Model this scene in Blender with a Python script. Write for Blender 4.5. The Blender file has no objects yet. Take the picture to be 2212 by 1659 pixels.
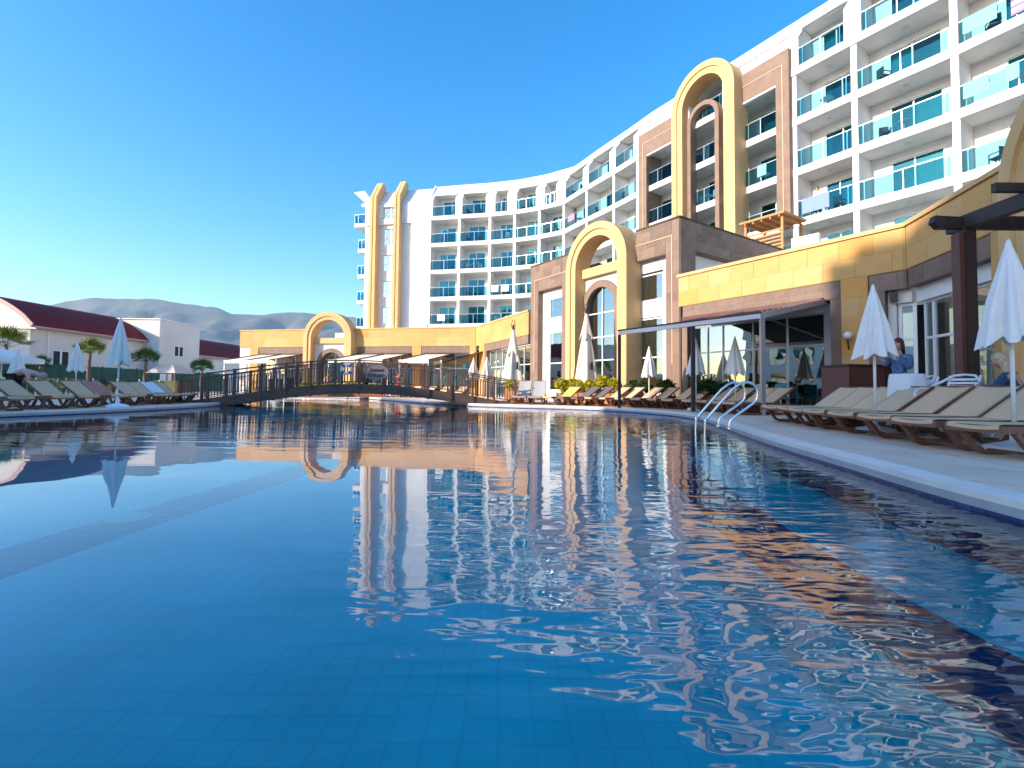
import bpy, bmesh, math, random
from mathutils import Vector, Matrix, noise
random.seed(7)
R = math.radians
C = bpy.context.scene
COL = C.collection

# ------------------------------------------------------------------ camera
EYE = 0.80
th, ro = R(2.34), 0.010
F_ = Vector((0, math.cos(th), math.sin(th))); U_ = Vector((0, -math.sin(th), math.cos(th))); R_ = Vector((1, 0, 0))
cam = bpy.data.objects.new('camera', bpy.data.cameras.new('camera')); COL.objects.link(cam)
X_ = R_*math.cos(ro) + U_*math.sin(ro); Y_ = U_*math.cos(ro) - R_*math.sin(ro)
m = Matrix((X_, Y_, -F_)).transposed().to_4x4(); m.translation = (0, 0, EYE)
cam.matrix_world = m
cam.data.sensor_width = 36; cam.data.lens = 1045/2212*36
cam.data.shift_y = -33.2/2212
cam.data.clip_start = 0.05; cam.data.clip_end = 12000
C.camera = cam

# ------------------------------------------------------------------ sky and sun
SUN_AZ = Vector((-0.88, -0.47)).normalized(); SUN_EL = R(21)
world = bpy.data.worlds.new('World'); C.world = world; world.use_nodes = True
nt = world.node_tree; nt.nodes.clear()
sky = nt.nodes.new('ShaderNodeTexSky'); sky.sky_type = 'NISHITA'; sky.sun_disc = False
sky.sun_elevation = SUN_EL; sky.sun_rotation = math.atan2(SUN_AZ.x, SUN_AZ.y)
sky.air_density = 1.0; sky.dust_density = 1.0; sky.ozone_density = 2.2; sky.altitude = 0
hs = nt.nodes.new('ShaderNodeHueSaturation'); hs.inputs['Saturation'].default_value = 1.46; hs.inputs['Value'].default_value = 1.0; hs.inputs['Hue'].default_value = 0.500
bg = nt.nodes.new('ShaderNodeBackground'); bg.inputs[1].default_value = 0.086
out = nt.nodes.new('ShaderNodeOutputWorld')
gm = nt.nodes.new('ShaderNodeGamma'); gm.inputs[1].default_value = 1.0
nt.links.new(sky.outputs[0], gm.inputs[0]); nt.links.new(gm.outputs[0], hs.inputs['Color']); nt.links.new(hs.outputs[0], bg.inputs[0]); nt.links.new(bg.outputs[0], out.inputs[0])
sl = bpy.data.lights.new('sun', 'SUN'); sl.energy = 2.0; sl.angle = R(0.6); sl.color = (1.0, 0.88, 0.72)
sun = bpy.data.objects.new('sun', sl); COL.objects.link(sun)
sdir = Vector((SUN_AZ.x*math.cos(SUN_EL), SUN_AZ.y*math.cos(SUN_EL), math.sin(SUN_EL)))
sun.rotation_euler = sdir.to_track_quat('Z', 'Y').to_euler()
C.view_settings.view_transform = 'Standard'; C.view_settings.look = 'None'; C.view_settings.gamma = 1
C.view_settings.exposure = 2.18
C.render.engine = 'CYCLES'
C.cycles.max_bounces = 8; C.cycles.transparent_max_bounces = 16; C.cycles.caustics_reflective = False; C.cycles.caustics_refractive = False
C.cycles.sample_clamp_indirect = 6; C.cycles.use_denoising = True

# ------------------------------------------------------------------ materials
MAT = {}
def mat(name, col, rough=0.7, metal=0.0, var=0.0, vscale=3.0, bump=0.0, bscale=40.0, spec=0.5, trans=0.0, alpha=None, vcol=None, coords='Object', stretch=(1,1,1), vdetail=5):
    M = bpy.data.materials.new(name); M.use_nodes = True; n = M.node_tree.nodes; l = M.node_tree.links
    b = n['Principled BSDF']; b.inputs['Roughness'].default_value = rough; b.inputs['Metallic'].default_value = metal
    b.inputs['Specular IOR Level'].default_value = spec; b.inputs['Base Color'].default_value = (*col, 1)
    tc = n.new('ShaderNodeTexCoord'); mp = n.new('ShaderNodeMapping'); mp.inputs['Scale'].default_value = stretch
    l.new(tc.outputs[coords], mp.inputs['Vector'])
    if var > 0:
        t = n.new('ShaderNodeTexNoise'); t.inputs['Scale'].default_value = vscale; t.inputs['Detail'].default_value = vdetail; l.new(mp.outputs[0], t.inputs['Vector'])
        r = n.new('ShaderNodeMapRange'); r.inputs['From Min'].default_value = .3; r.inputs['From Max'].default_value = .7
        l.new(t.outputs['Fac'], r.inputs['Value'])
        mx = n.new('ShaderNodeMix'); mx.data_type = 'RGBA'; l.new(r.outputs[0], mx.inputs['Factor'])
        c2 = vcol if vcol else tuple(max(0, c*(1-var)) for c in col)
        c1 = tuple(min(1, c*(1+var*.5)) for c in col)
        mx.inputs[6].default_value = (*c1, 1); mx.inputs[7].default_value = (*c2, 1); l.new(mx.outputs[2], b.inputs['Base Color'])
    if bump > 0:
        t2 = n.new('ShaderNodeTexNoise'); t2.inputs['Scale'].default_value = bscale; t2.inputs['Detail'].default_value = 4; l.new(mp.outputs[0], t2.inputs['Vector'])
        bp = n.new('ShaderNodeBump'); bp.inputs['Strength'].default_value = bump; bp.inputs['Distance'].default_value = .02
        l.new(t2.outputs['Fac'], bp.inputs['Height']); l.new(bp.outputs[0], b.inputs['Normal'])
    if trans: 
        pass
    MAT[name] = M; return M

mat('white_wall', (.74, .72, .70), .8, var=.10, vscale=.9, stretch=(1,1,.3), bump=.12, bscale=30)
mat('white_panel', (.74, .73, .73), .5, var=.04, vscale=.8)
mat('white_trim', (.82, .82, .82), .4)
mat('cream_wall', (.74, .70, .65), .85, var=.07, vscale=.5, bump=.1)
mat('yellow_wall', (.60, .335, .115), .85, var=.2, vscale=.7, bump=.15, bscale=25)
mat('arch_yellow', (.66, .42, .19), .85, var=.16, vscale=.9, bump=.2, stretch=(1,1,.35))
for i, c in enumerate([(.60, .34, .115), (.62, .36, .125), (.63, .315, .085), (.62, .385, .155)]):
    mat('yellow_block_%d' % i, c, .8, var=.10, vscale=1.5, bump=.25, bscale=30)
for i, c in enumerate([(.215, .145, .11), (.245, .165, .125), (.19, .125, .095), (.23, .15, .115)]):
    mat('brown_block_%d' % i, c, .75, var=.18, vscale=3.5, bump=.3, bscale=40)
mat('brown_stone', (.225, .150, .112), .75, var=.18, vscale=1.6, bump=.3, bscale=30)
mat('peach_line', (.70, .42, .28), .7)
mat('dark_joint', (.10, .07, .05), .9)
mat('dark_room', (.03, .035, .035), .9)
mat('room_wall', (.22, .20, .17), .9, var=.3, vscale=1.0)
mat('curtain', (.62, .55, .44), .9, var=.25, vscale=9, stretch=(1,1,.05))
mat('curtain_grey', (.40, .42, .42), .9, var=.3, vscale=9, stretch=(1,1,.05))
mat('chrome', (.78, .78, .78), .16, metal=1.0)
mat('rail_metal', (.75, .80, .82), .3, metal=.7)
mat('frame_metal', (.52, .47, .49), .35, metal=.55)
mat('dark_fabric', (.045, .036, .032), .9, var=.2, vscale=3)
mat('awning_fabric', (.78, .70, .58), .85, var=.05, vscale=2)
mat('dark_wood', (.045, .026, .020), .55, var=.35, vscale=6, stretch=(1,1,.12), bump=.3, bscale=25)
mat('bridge_wood', (.135, .07, .05), .65, var=.3, vscale=4, stretch=(.3,1,2), bump=.3, bscale=25)
mat('bridge_deck', (.16, .10, .075), .7, var=.3, vscale=5, bump=.2)
mat('warm_wood', (.50, .22, .07), .6, var=.25, vscale=5, stretch=(.4,.4,3), bump=.2)
mat('planter_wood', (.42, .165, .055), .65, var=.3, vscale=5, stretch=(.4,.4,4), bump=.25)
mat('resin_brown', (.20, .085, .05), .45, var=.15, vscale=8)
mat('sling', (.72, .47, .28), .85, var=.07, vscale=40, bump=.2, bscale=260)
mat('sling_dark', (.13, .11, .12), .85, var=.07, vscale=40)
mat('sling_lime', (.55, .60, .12), .85)
mat('sling_grey', (.38, .37, .36), .85, var=.07, vscale=40)
mat('umbrella_white', (.84, .80, .77), .85, var=.05, vscale=5, bump=.15, bscale=12)
mat('umbrella_beige', (.66, .56, .48), .85, var=.06, vscale=5, bump=.2, bscale=10)
mat('pole_white', (.80, .80, .80), .35)
mat('plastic_white', (.80, .81, .83), .35)
mat('plastic_teal', (.05, .30, .38), .4)
mat('deck_stone', (.80, .565, .41), .85, var=.16, vscale=1.3, bump=.25, bscale=35, vcol=(.66, .50, .40))
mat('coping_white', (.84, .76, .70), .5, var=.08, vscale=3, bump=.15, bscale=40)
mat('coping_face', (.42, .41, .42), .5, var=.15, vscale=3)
mat('joint_grey', (.20, .17, .16), .9)
mat('soil_ground', (.22, .19, .13), .95, var=.3, vscale=.05)
mat('roof_red', (.17, .02, .022), .75, var=.12, vscale=2, spec=.15)
mat('roof_trim', (.50, .30, .28), .6)
mat('green_fence', (.012, .085, .060), .7, var=.2, vscale=1)
mat('cabinet_brown', (.13, .040, .028), .45, var=.2, vscale=4)
mat('cabinet_dark', (.05, .018, .015), .5)
mat('skin', (.58, .30, .21), .55)
mat('skin_pink', (.66, .33, .27), .55)
mat('hair_red', (.10, .022, .012), .6, var=.4, vscale=30)
mat('hair_blonde', (.55, .40, .24), .6, var=.4, vscale=30)
mat('hair_grey', (.35, .32, .28), .7)
mat('hair_dark', (.03, .02, .015), .6)
mat('denim', (.09, .17, .30), .85, var=.4, vscale=14)
mat('denim_dark', (.03, .075, .16), .85, var=.4, vscale=14)
mat('black_cloth', (.012, .012, .016), .85)
mat('red_cloth', (.30, .04, .03), .85)
mat('white_cloth', (.78, .78, .80), .9, bump=.3, bscale=10)
mat('teal_towel', (.20, .52, .55), .95, bump=.3, bscale=30)
mat('blue_towel', (.20, .28, .45), .95, bump=.3, bscale=30)
mat('pink_towel', (.70, .22, .38), .95)
mat('rose_towel', (.55, .22, .18), .95, var=.3, vscale=9, bump=.3)
mat('black_metal', (.015, .015, .018), .4, metal=.3)
mat('globe', (.85, .85, .82), .3)
mat('trunk', (.20, .13, .08), .9, var=.4, vscale=12, bump=.6, bscale=30)
mat('sign_face', (.27, .20, .19), .6, var=.1, vscale=6)
mat('sign_text', (.05, .03, .035), .6)
mat('steel_white', (.75, .77, .8), .3)
mat('mountain', (.045, .065, .06), .95, var=.45, vscale=.009, vcol=(.12, .12, .10), vdetail=9)
mat('buoy_blue', (.05, .12, .4), .5)
mat('grey_ac', (.6, .6, .6), .5)

def leafmat(name, a, b, tr=.25):
    M = bpy.data.materials.new(name); M.use_nodes = True; n = M.node_tree.nodes; l = M.node_tree.links; n.clear()
    o = n.new('ShaderNodeOutputMaterial'); d = n.new('ShaderNodeBsdfDiffuse'); t = n.new('ShaderNodeBsdfTranslucent'); mx = n.new('ShaderNodeMixShader'); mx.inputs[0].default_value = tr
    g = n.new('ShaderNodeNewGeometry'); r = n.new('ShaderNodeValToRGB'); r.color_ramp.elements[0].color = (*a, 1); r.color_ramp.elements[1].color = (*b, 1)
    l.new(g.outputs['Random Per Island'], r.inputs[0]); l.new(r.outputs[0], d.inputs[0]); l.new(r.outputs[0], t.inputs[0])
    l.new(d.outputs[0], mx.inputs[1]); l.new(t.outputs[0], mx.inputs[2]); l.new(mx.outputs[0], o.inputs[0]); MAT[name] = M
leafmat('leaf_lime', (.30, .29, .02), (.60, .50, .05), .3)
leafmat('leaf_dark', (.015, .05, .012), (.06, .11, .03), .2)
leafmat('leaf_palm', (.05, .09, .012), (.19, .21, .035), .3)
leafmat('leaf_palm_dark', (.012, .045, .015), (.05, .10, .03), .2)

def glassmat(name, tint, gfac, gcol=(1, 1, 1), rough=.0, bump=0.0, ior=1.5):
    """thin sheet: part mirror, part tinted see-through; reflection rises towards grazing"""
    M = bpy.data.materials.new(name); M.use_nodes = True; n = M.node_tree.nodes; l = M.node_tree.links; n.clear()
    o = n.new('ShaderNodeOutputMaterial'); t = n.new('ShaderNodeBsdfTransparent'); t.inputs[0].default_value = (*tint, 1)
    g = n.new('ShaderNodeBsdfGlossy'); g.inputs['Color'].default_value = (*gcol, 1); g.inputs['Roughness'].default_value = rough
    f = n.new('ShaderNodeLayerWeight'); f.inputs['Blend'].default_value = .5; pw = n.new('ShaderNodeMath'); pw.operation = 'POWER'; pw.inputs[1].default_value = 4.5; l.new(f.outputs['Facing'], pw.inputs[0])
    a = n.new('ShaderNodeMath'); a.operation = 'MULTIPLY_ADD'; a.use_clamp = True; a.inputs[1].default_value = 1-gfac; a.inputs[2].default_value = gfac
    l.new(pw.outputs[0], a.inputs[0]); mx = n.new('ShaderNodeMixShader'); l.new(a.outputs[0], mx.inputs[0]); l.new(t.outputs[0], mx.inputs[1]); l.new(g.outputs[0], mx.inputs[2]); l.new(mx.outputs[0], o.inputs[0])
    if bump:
        tx = n.new('ShaderNodeTexNoise'); tx.inputs['Scale'].default_value = .7; bp = n.new('ShaderNodeBump'); bp.inputs['Strength'].default_value = bump; bp.inputs['Distance'].default_value = .05
        tc = n.new('ShaderNodeTexCoord'); l.new(tc.outputs['Object'], tx.inputs['Vector']); l.new(tx.outputs[0], bp.inputs['Height']); l.new(bp.outputs[0], g.inputs['Normal'])
    MAT[name] = M
glassmat('hotel_glass', (.07, .42, .50), .20, (.16, .62, .74), bump=.1)
glassmat('hall_glass', (.30, .42, .42), .42, (.80, .92, .92), bump=.1)
glassmat('rail_glass', (.25, .54, .65), .02, (.20, .55, .70))
glassmat('low_glass', (.55, .80, .78), .08, (.8, 1, 1))

def striped():
    M = bpy.data.materials.new('striped_towel'); M.use_nodes = True; n = M.node_tree.nodes; l = M.node_tree.links
    b = n['Principled BSDF']; b.inputs['Roughness'].default_value = .95
    tc = n.new('ShaderNodeTexCoord'); sp = n.new('ShaderNodeSeparateXYZ'); l.new(tc.outputs['Object'], sp.inputs[0])
    ml = n.new('ShaderNodeMath'); ml.operation = 'MULTIPLY'; ml.inputs[1].default_value = 1.15; l.new(sp.outputs['Z'], ml.inputs[0])
    fr = n.new('ShaderNodeMath'); fr.operation = 'FRACT'; l.new(ml.outputs[0], fr.inputs[0])
    r = n.new('ShaderNodeValToRGB'); r.color_ramp.interpolation = 'CONSTANT'
    cols = [(.60, .18, .35), (.22, .42, .30), (.60, .58, .40), (.28, .14, .34), (.30, .50, .42), (.60, .55, .50), (.20, .12, .30), (.5, .2, .32)]
    e = r.color_ramp.elements; e[0].color = (*cols[0], 1); e[1].position = .125; e[1].color = (*cols[1], 1)
    for i in range(2, 8): q = e.new(i/8); q.color = (*cols[i], 1)
    l.new(fr.outputs[0], r.inputs[0]); l.new(r.outputs[0], b.inputs['Base Color']); MAT['striped_towel'] = M
striped()

def tilemat(name, c1, c2, mortar, scale, bump=.1):
    M = bpy.data.materials.new(name); M.use_nodes = True; n = M.node_tree.nodes; l = M.node_tree.links
    b = n['Principled BSDF']; b.inputs['Roughness'].default_value = .35
    tc = n.new('ShaderNodeTexCoord'); br = n.new('ShaderNodeTexBrick'); br.offset = 0; br.inputs['Scale'].default_value = scale
    br.inputs['Brick Width'].default_value = .5; br.inputs['Row Height'].default_value = .5; br.inputs['Mortar Size'].default_value = .035; br.inputs['Mortar Smooth'].default_value = .3
    br.inputs['Color1'].default_value = (*c1, 1); br.inputs['Color2'].default_value = (*c2, 1); br.inputs['Mortar'].default_value = (*mortar, 1)
    wn = n.new('ShaderNodeTexNoise'); wn.inputs['Scale'].default_value = 1.3; l.new(tc.outputs['Object'], wn.inputs['Vector']); wm = n.new('ShaderNodeVectorMath'); wm.operation = 'MULTIPLY_ADD'; wm.inputs[1].default_value = (.09, .09, 0); l.new(wn.outputs['Color'], wm.inputs[0]); l.new(tc.outputs['Object'], wm.inputs[2]); l.new(wm.outputs[0], br.inputs['Vector'])
    nz = n.new('ShaderNodeTexNoise'); nz.inputs['Scale'].default_value = .8; nz.inputs['Detail'].default_value = 4; l.new(tc.outputs['Object'], nz.inputs['Vector'])
    mp = n.new('ShaderNodeMapRange'); mp.inputs['From Min'].default_value = .3; mp.inputs['From Max'].default_value = .7; mp.inputs['To Min'].default_value = .82; mp.inputs['To Max'].default_value = 1.1; l.new(nz.outputs[0], mp.inputs['Value'])
    mx = n.new('ShaderNodeVectorMath'); mx.operation = 'SCALE'; l.new(br.outputs['Color'], mx.inputs[0]); l.new(mp.outputs[0], mx.inputs['Scale'])
    l.new(mx.outputs[0], b.inputs['Base Color']); MAT[name] = M
tilemat('pool_tile', (.0, 1.0, 1.0), (.0, .975, .98), (.01, .89, .90), 3.2)
tilemat('navy_tile', (.010, .024, .12), (.018, .042, .18), (.035, .06, .18), 9)
tilemat('violet_tile', (.05, .085, .27), (.07, .11, .32), (.20, .30, .50), 2.6)

def watermat():
    M = bpy.data.materials.new('water'); M.use_nodes = True; n = M.node_tree.nodes; l = M.node_tree.links; n.clear()
    o = n.new('ShaderNodeOutputMaterial'); t = n.new('ShaderNodeBsdfTransparent'); t.inputs[0].default_value = (.13, 1.0, 1.0, 1)
    g = n.new('ShaderNodeBsdfGlossy'); g.inputs['Roughness'].default_value = 0.0; g.inputs['Color'].default_value = (1, 1, 1, 1)
    f = n.new('ShaderNodeFresnel'); f.inputs[0].default_value = 1.5
    mx = n.new('ShaderNodeMixShader'); l.new(f.outputs[0], mx.inputs[0]); l.new(t.outputs[0], mx.inputs[1]); l.new(g.outputs[0], mx.inputs[2]); l.new(mx.outputs[0], o.inputs[0])
    tc = n.new('ShaderNodeTexCoord')
    def nz(scale, st, rot=0, det=2, dist=.0):
        mp = n.new('ShaderNodeMapping'); mp.inputs['Scale'].default_value = st; mp.inputs['Rotation'].default_value = (0, 0, rot); l.new(tc.outputs['Object'], mp.inputs[0])
        x = n.new('ShaderNodeTexNoise'); x.inputs['Scale'].default_value = scale; x.inputs['Detail'].default_value = det; x.inputs['Distortion'].default_value = dist; l.new(mp.outputs[0], x.inputs['Vector']); return x.outputs['Fac']
    def math_(op, a, b=None, clamp=False):
        k = n.new('ShaderNodeMath'); k.operation = op; k.use_clamp = clamp
        if hasattr(a, 'links'): l.new(a, k.inputs[0])
        else: k.inputs[0].default_value = a
        if b is not None:
            if hasattr(b, 'links'): l.new(b, k.inputs[1])
            else: k.inputs[1].default_value = b
        return k.outputs[0]
    sp = n.new('ShaderNodeSeparateXYZ'); l.new(tc.outputs['Object'], sp.inputs[0])
    # breeze patches: stronger towards the right bank and in cat's-paws further out
    rx = n.new('ShaderNodeMapRange'); rx.interpolation_type = 'SMOOTHSTEP'; rx.inputs['From Min'].default_value = -1.8; rx.inputs['From Max'].default_value = 2.4; rx.inputs['To Min'].default_value = .0; rx.inputs['To Max'].default_value = 1.0; l.new(sp.outputs['X'], rx.inputs['Value'])
    ry = n.new('ShaderNodeMapRange'); ry.interpolation_type = 'SMOOTHSTEP'; ry.inputs['From Min'].default_value = 1.2; ry.inputs['From Max'].default_value = 4.5; ry.inputs['To Min'].default_value = 1.0; ry.inputs['To Max'].default_value = .26; l.new(sp.outputs['Y'], ry.inputs['Value'])
    near = math_('MULTIPLY', rx.outputs[0], ry.outputs[0])
    patch = n.new('ShaderNodeMapRange'); patch.inputs['From Min'].default_value = .45; patch.inputs['From Max'].default_value = .65; l.new(nz(.35, (.5, 1, 1), .2), patch.inputs['Value'])
    fine = nz(5.0, (.55, 1.3, 1), .25, 2, .3); mid = nz(1.6, (.6, 1.2, 1), -.2, 2, .4); long_ = nz(.9, (.18, 1.1, 1), .05, 1, 0)
    h = math_('MULTIPLY', math_('MULTIPLY', fine, near), .020)
    h = math_('ADD', h, math_('MULTIPLY', math_('MULTIPLY', mid, near), .040))
    h = math_('ADD', h, math_('MULTIPLY', long_, .0045))
    far = n.new('ShaderNodeMapRange'); far.interpolation_type = 'SMOOTHSTEP'; far.inputs['From Min'].default_value = 4; far.inputs['From Max'].default_value = 8; l.new(sp.outputs['Y'], far.inputs['Value'])
    streak = nz(2.6, (.12, 1.6, 1), .04, 2, .2)
    h = math_('ADD', h, math_('MULTIPLY', math_('MULTIPLY', math_('MULTIPLY', streak, far.outputs[0]), math_('ADD', patch.outputs[0], .45)), .0085))
    bp = n.new('ShaderNodeBump'); bp.inputs['Strength'].default_value = 1; bp.inputs['Distance'].default_value = 1.0
    l.new(h, bp.inputs['Height']); l.new(bp.outputs[0], g.inputs['Normal']); l.new(bp.outputs[0], f.inputs['Normal'])
    MAT['water'] = M
watermat()

# ------------------------------------------------------------------ builders
class Fr:
    """frame on a wall: x along A->B (left to right), y inwards, z up"""
    def __init__(s, A, B, z=0):
        s.A = Vector((A[0], A[1], z)); d = Vector((B[0]-A[0], B[1]-A[1], 0)); s.L = d.length; s.u = d.normalized(); s.n = Vector((-s.u.y, s.u.x, 0))
    def __call__(s, x, y, z): return s.A + s.u*x + s.n*y + Vector((0, 0, z))
IDF = lambda x, y, z: Vector((x, y, z))

class MB:
    def __init__(s, T=IDF): s.v = []; s.f = []; s.T = T; s.mi = []; s.m = 0; s.smooth = False
    def add(s, pts, faces):
        o = len(s.v); s.v += [s.T(*p) for p in pts]
        for f in faces: s.f.append([o+i for i in f]); s.mi.append(s.m)
        return s
    def box(s, x0, x1, y0, y1, z0, z1):
        return s.add([(x0,y0,z0),(x1,y0,z0),(x1,y1,z0),(x0,y1,z0),(x0,y0,z1),(x1,y0,z1),(x1,y1,z1),(x0,y1,z1)],
                     [(0,3,2,1),(4,5,6,7),(0,1,5,4),(1,2,6,5),(2,3,7,6),(3,0,4,7)])
    def prism(s, poly, y0, y1):
        """poly in (x,z), extruded along y"""
        n = len(poly); a = [(x, y0, z) for x, z in poly]; b = [(x, y1, z) for x, z in poly]
        fs = [tuple(range(n)), tuple(range(2*n-1, n-1, -1))] + [(i, n+i, n+(i+1) % n, (i+1) % n) for i in range(n)]
        return s.add(a+b, fs)
    def xprism(s, poly, x0, x1):
        """poly in (y,z), extruded along x"""
        n = len(poly); a = [(x0, y, z) for y, z in poly]; b = [(x1, y, z) for y, z in poly]
        fs = [tuple(range(n-1, -1, -1)), tuple(range(n, 2*n))] + [((i+1) % n, n+(i+1) % n, n+i, i) for i in range(n)]
        return s.add(a+b, fs)
    def quad(s, *p): return s.add(list(p), [tuple(range(len(p)))])
    def tube(s, path, r, n=8, closed=False, rr=None):
        path = [Vector(p) for p in path]; N = len(path); pts = []; up0 = None
        for i, p in enumerate(path):
            if closed: d = (path[(i+1) % N]-path[i-1])
            else: d = path[min(i+1, N-1)]-path[max(i-1, 0)]
            d.normalize(); up = Vector((0, 0, 1)) if abs(d.z) < .95 else Vector((0, 1, 0))
            if up0 is not None:
                q = up0 - d*up0.dot(d)
                if q.length > .05: up = q
            a = d.cross(up).normalized(); b = a.cross(d).normalized(); up0 = b
            r_ = rr[i] if rr else r
            for k in range(n):
                t = 2*math.pi*k/n+math.pi/n; pts.append(tuple(p + a*math.cos(t)*r_ + b*math.sin(t)*r_))
        fs = []
        for i in range(N if closed else N-1):
            for k in range(n):
                j = (i+1) % N; fs.append((i*n+k, i*n+(k+1) % n, j*n+(k+1) % n, j*n+k))
        if not closed: fs += [tuple(range(n-1, -1, -1)), tuple(range((N-1)*n, N*n))]
        return s.add(pts, fs)
    def bar(s, a, b, w, h=None): 
        """rectangular bar from a to b"""
        h = h or w; a = Vector(a); b = Vector(b); d = (b-a).normalized(); up = Vector((0, 0, 1)) if abs(d.z) < .98 else Vector((1, 0, 0))
        x = d.cross(up).normalized()*w/2; y = x.cross(d).normalized()*h/2
        p = [a-x-y, a+x-y, a+x+y, a-x+y, b-x-y, b+x-y, b+x+y, b-x+y]
        return s.add([tuple(q) for q in p], [(0,1,2,3),(7,6,5,4),(0,4,5,1),(1,5,6,2),(2,6,7,3),(3,7,4,0)])
    def lathe(s, prof, cx=0, cy=0, n=16):
        pts = []; 
        for r, z in prof:
            for k in range(n): t = 2*math.pi*k/n; pts.append((cx+r*math.cos(t), cy+r*math.sin(t), z))
        fs = [(i*n+k, i*n+(k+1) % n, (i+1)*n+(k+1) % n, (i+1)*n+k) for i in range(len(prof)-1) for k in range(n)]
        fs += [tuple(range(n-1, -1, -1)), tuple(range((len(prof)-1)*n, len(prof)*n))]
        return s.add(pts, fs)
    def arch(s, cx, Ro, Ri, zs, zb, y0, y1, n=28):
        def line(r): return [(cx-r, zb)] + [(cx-r*math.cos(math.pi*k/n), zs+r*math.sin(math.pi*k/n)) for k in range(n+1)] + [(cx+r, zb)]
        o, i = line(Ro), line(Ri); N = len(o)
        pts = [(x, y0, z) for x, z in o]+[(x, y0, z) for x, z in i]+[(x, y1, z) for x, z in o]+[(x, y1, z) for x, z in i]; fs = []
        for k in range(N-1):
            fs += [(k, N+k, N+k+1, k+1), (2*N+k, 2*N+k+1, 3*N+k+1, 3*N+k), (k, k+1, 2*N+k+1, 2*N+k), (N+k, 3*N+k, 3*N+k+1, N+k+1)]
        fs += [(0, 2*N, 3*N, N), (N-1, 2*N-1, 4*N-1, 3*N-1)]
        return s.add(pts, fs)
    def disc_arch(s, cx, r, zs, zb, y, n=24):
        pts = [(cx-r, y, zb)]+[(cx-r*math.cos(math.pi*k/n), y, zs+r*math.sin(math.pi*k/n)) for k in range(n+1)]+[(cx+r, y, zb)]
        return s.add(pts, [tuple(range(len(pts)-1, -1, -1))])
    def spandrel(s, cx, r, zs, x0, x1, zt, y0, y1, n=16):
        for k in range(n):
            a0, a1 = math.pi*k/n, math.pi*(k+1)/n
            xa, xb = cx-r*math.cos(a0), cx-r*math.cos(a1)
            s.prism([(xa, zs+r*math.sin(a0)), (xb, zs+r*math.sin(a1)), (xb, zt), (xa, zt)], y0, y1)
        s.box(x0, cx-r, y0, y1, zs, zt); s.box(cx+r, x1, y0, y1, zs, zt); return s
    def wall(s, x0, x1, z0, z1, y0, y1, holes=()):
        xs = sorted({x0, x1, *[max(x0, min(x1, h[i])) for h in holes for i in (0, 1)]}); zs = sorted({z0, z1, *[max(z0, min(z1, h[i])) for h in holes for i in (2, 3)]})
        for a, b in zip(xs, xs[1:]):
            run = None
            for c, d in zip(zs, zs[1:]):
                hole = any(h[0] < (a+b)/2 < h[1] and h[2] < (c+d)/2 < h[3] for h in holes)
                if not hole: run = (run[0], d) if run else (c, d)
                if hole and run: s.box(a, b, y0, y1, *run); run = None
            if run: s.box(a, b, y0, y1, *run)
        return s
    def build(s, name, m, parent=None, smooth=False, root=None, kind=None):
        off = root.location.copy() if root else Vector()
        me = bpy.data.meshes.new(name); me.from_pydata([tuple(v-off) for v in s.v], [], s.f)
        ms = m if isinstance(m, (list, tuple)) else [m]
        for x in ms: me.materials.append(MAT[x])
        if len(ms) > 1: me.polygons.foreach_set('material_index', s.mi)
        if smooth: me.polygons.foreach_set('use_smooth', [True]*len(me.polygons))
        me.update()
        o = bpy.data.objects.new(name, me); COL.objects.link(o)
        if parent: o.parent = parent
        if kind: o['kind'] = kind
        return o

def smooth_angle(o, ang=40):
    bm = bmesh.new(); bm.from_mesh(o.data); bmesh.ops.recalc_face_normals(bm, faces=bm.faces)
    for f in bm.faces: f.smooth = True
    for e in bm.edges:
        if len(e.link_faces) == 2 and e.calc_face_angle(0) > R(ang): e.smooth = False
    bm.to_mesh(o.data); bm.free(); return o
def tag(o, label=None, cat=None, group=None, kind=None):
    if label: o['label'] = label
    if cat: o['category'] = cat
    if group: o['group'] = group
    if kind: o['kind'] = kind
    return o
def thing(name, loc=(0, 0, 0), rz=0, label=None, cat=None, group=None):
    o = bpy.data.objects.new(name, None); COL.objects.link(o); o.location = loc; o.rotation_euler = (0, 0, rz); o.empty_display_size = .2
    return tag(o, label, cat, group)
def copy_tree(o, parent=None):
    c = o.copy(); COL.objects.link(c); c.parent = parent
    for ch in KIDS.get(o.name, []) if False else [x for x in o.children]: copy_tree(ch, c)
    return c
KIDS = {}
def dup(proto, loc, rz, label, group=None, scale=None):
    c = copy_tree(proto); c.location = loc; c.rotation_euler = (0, 0, rz); c['label'] = label
    if group: c['group'] = group
    if scale: c.scale = (scale,)*3
    return c
ORD = ['first', 'second', 'third', 'fourth', 'fifth', 'sixth', 'seventh', 'eighth', 'ninth', 'tenth', 'eleventh', 'twelfth', 'thirteenth', 'fourteenth', 'fifteenth', 'sixteenth']
DK = 0.12   # deck height above the water
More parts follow.
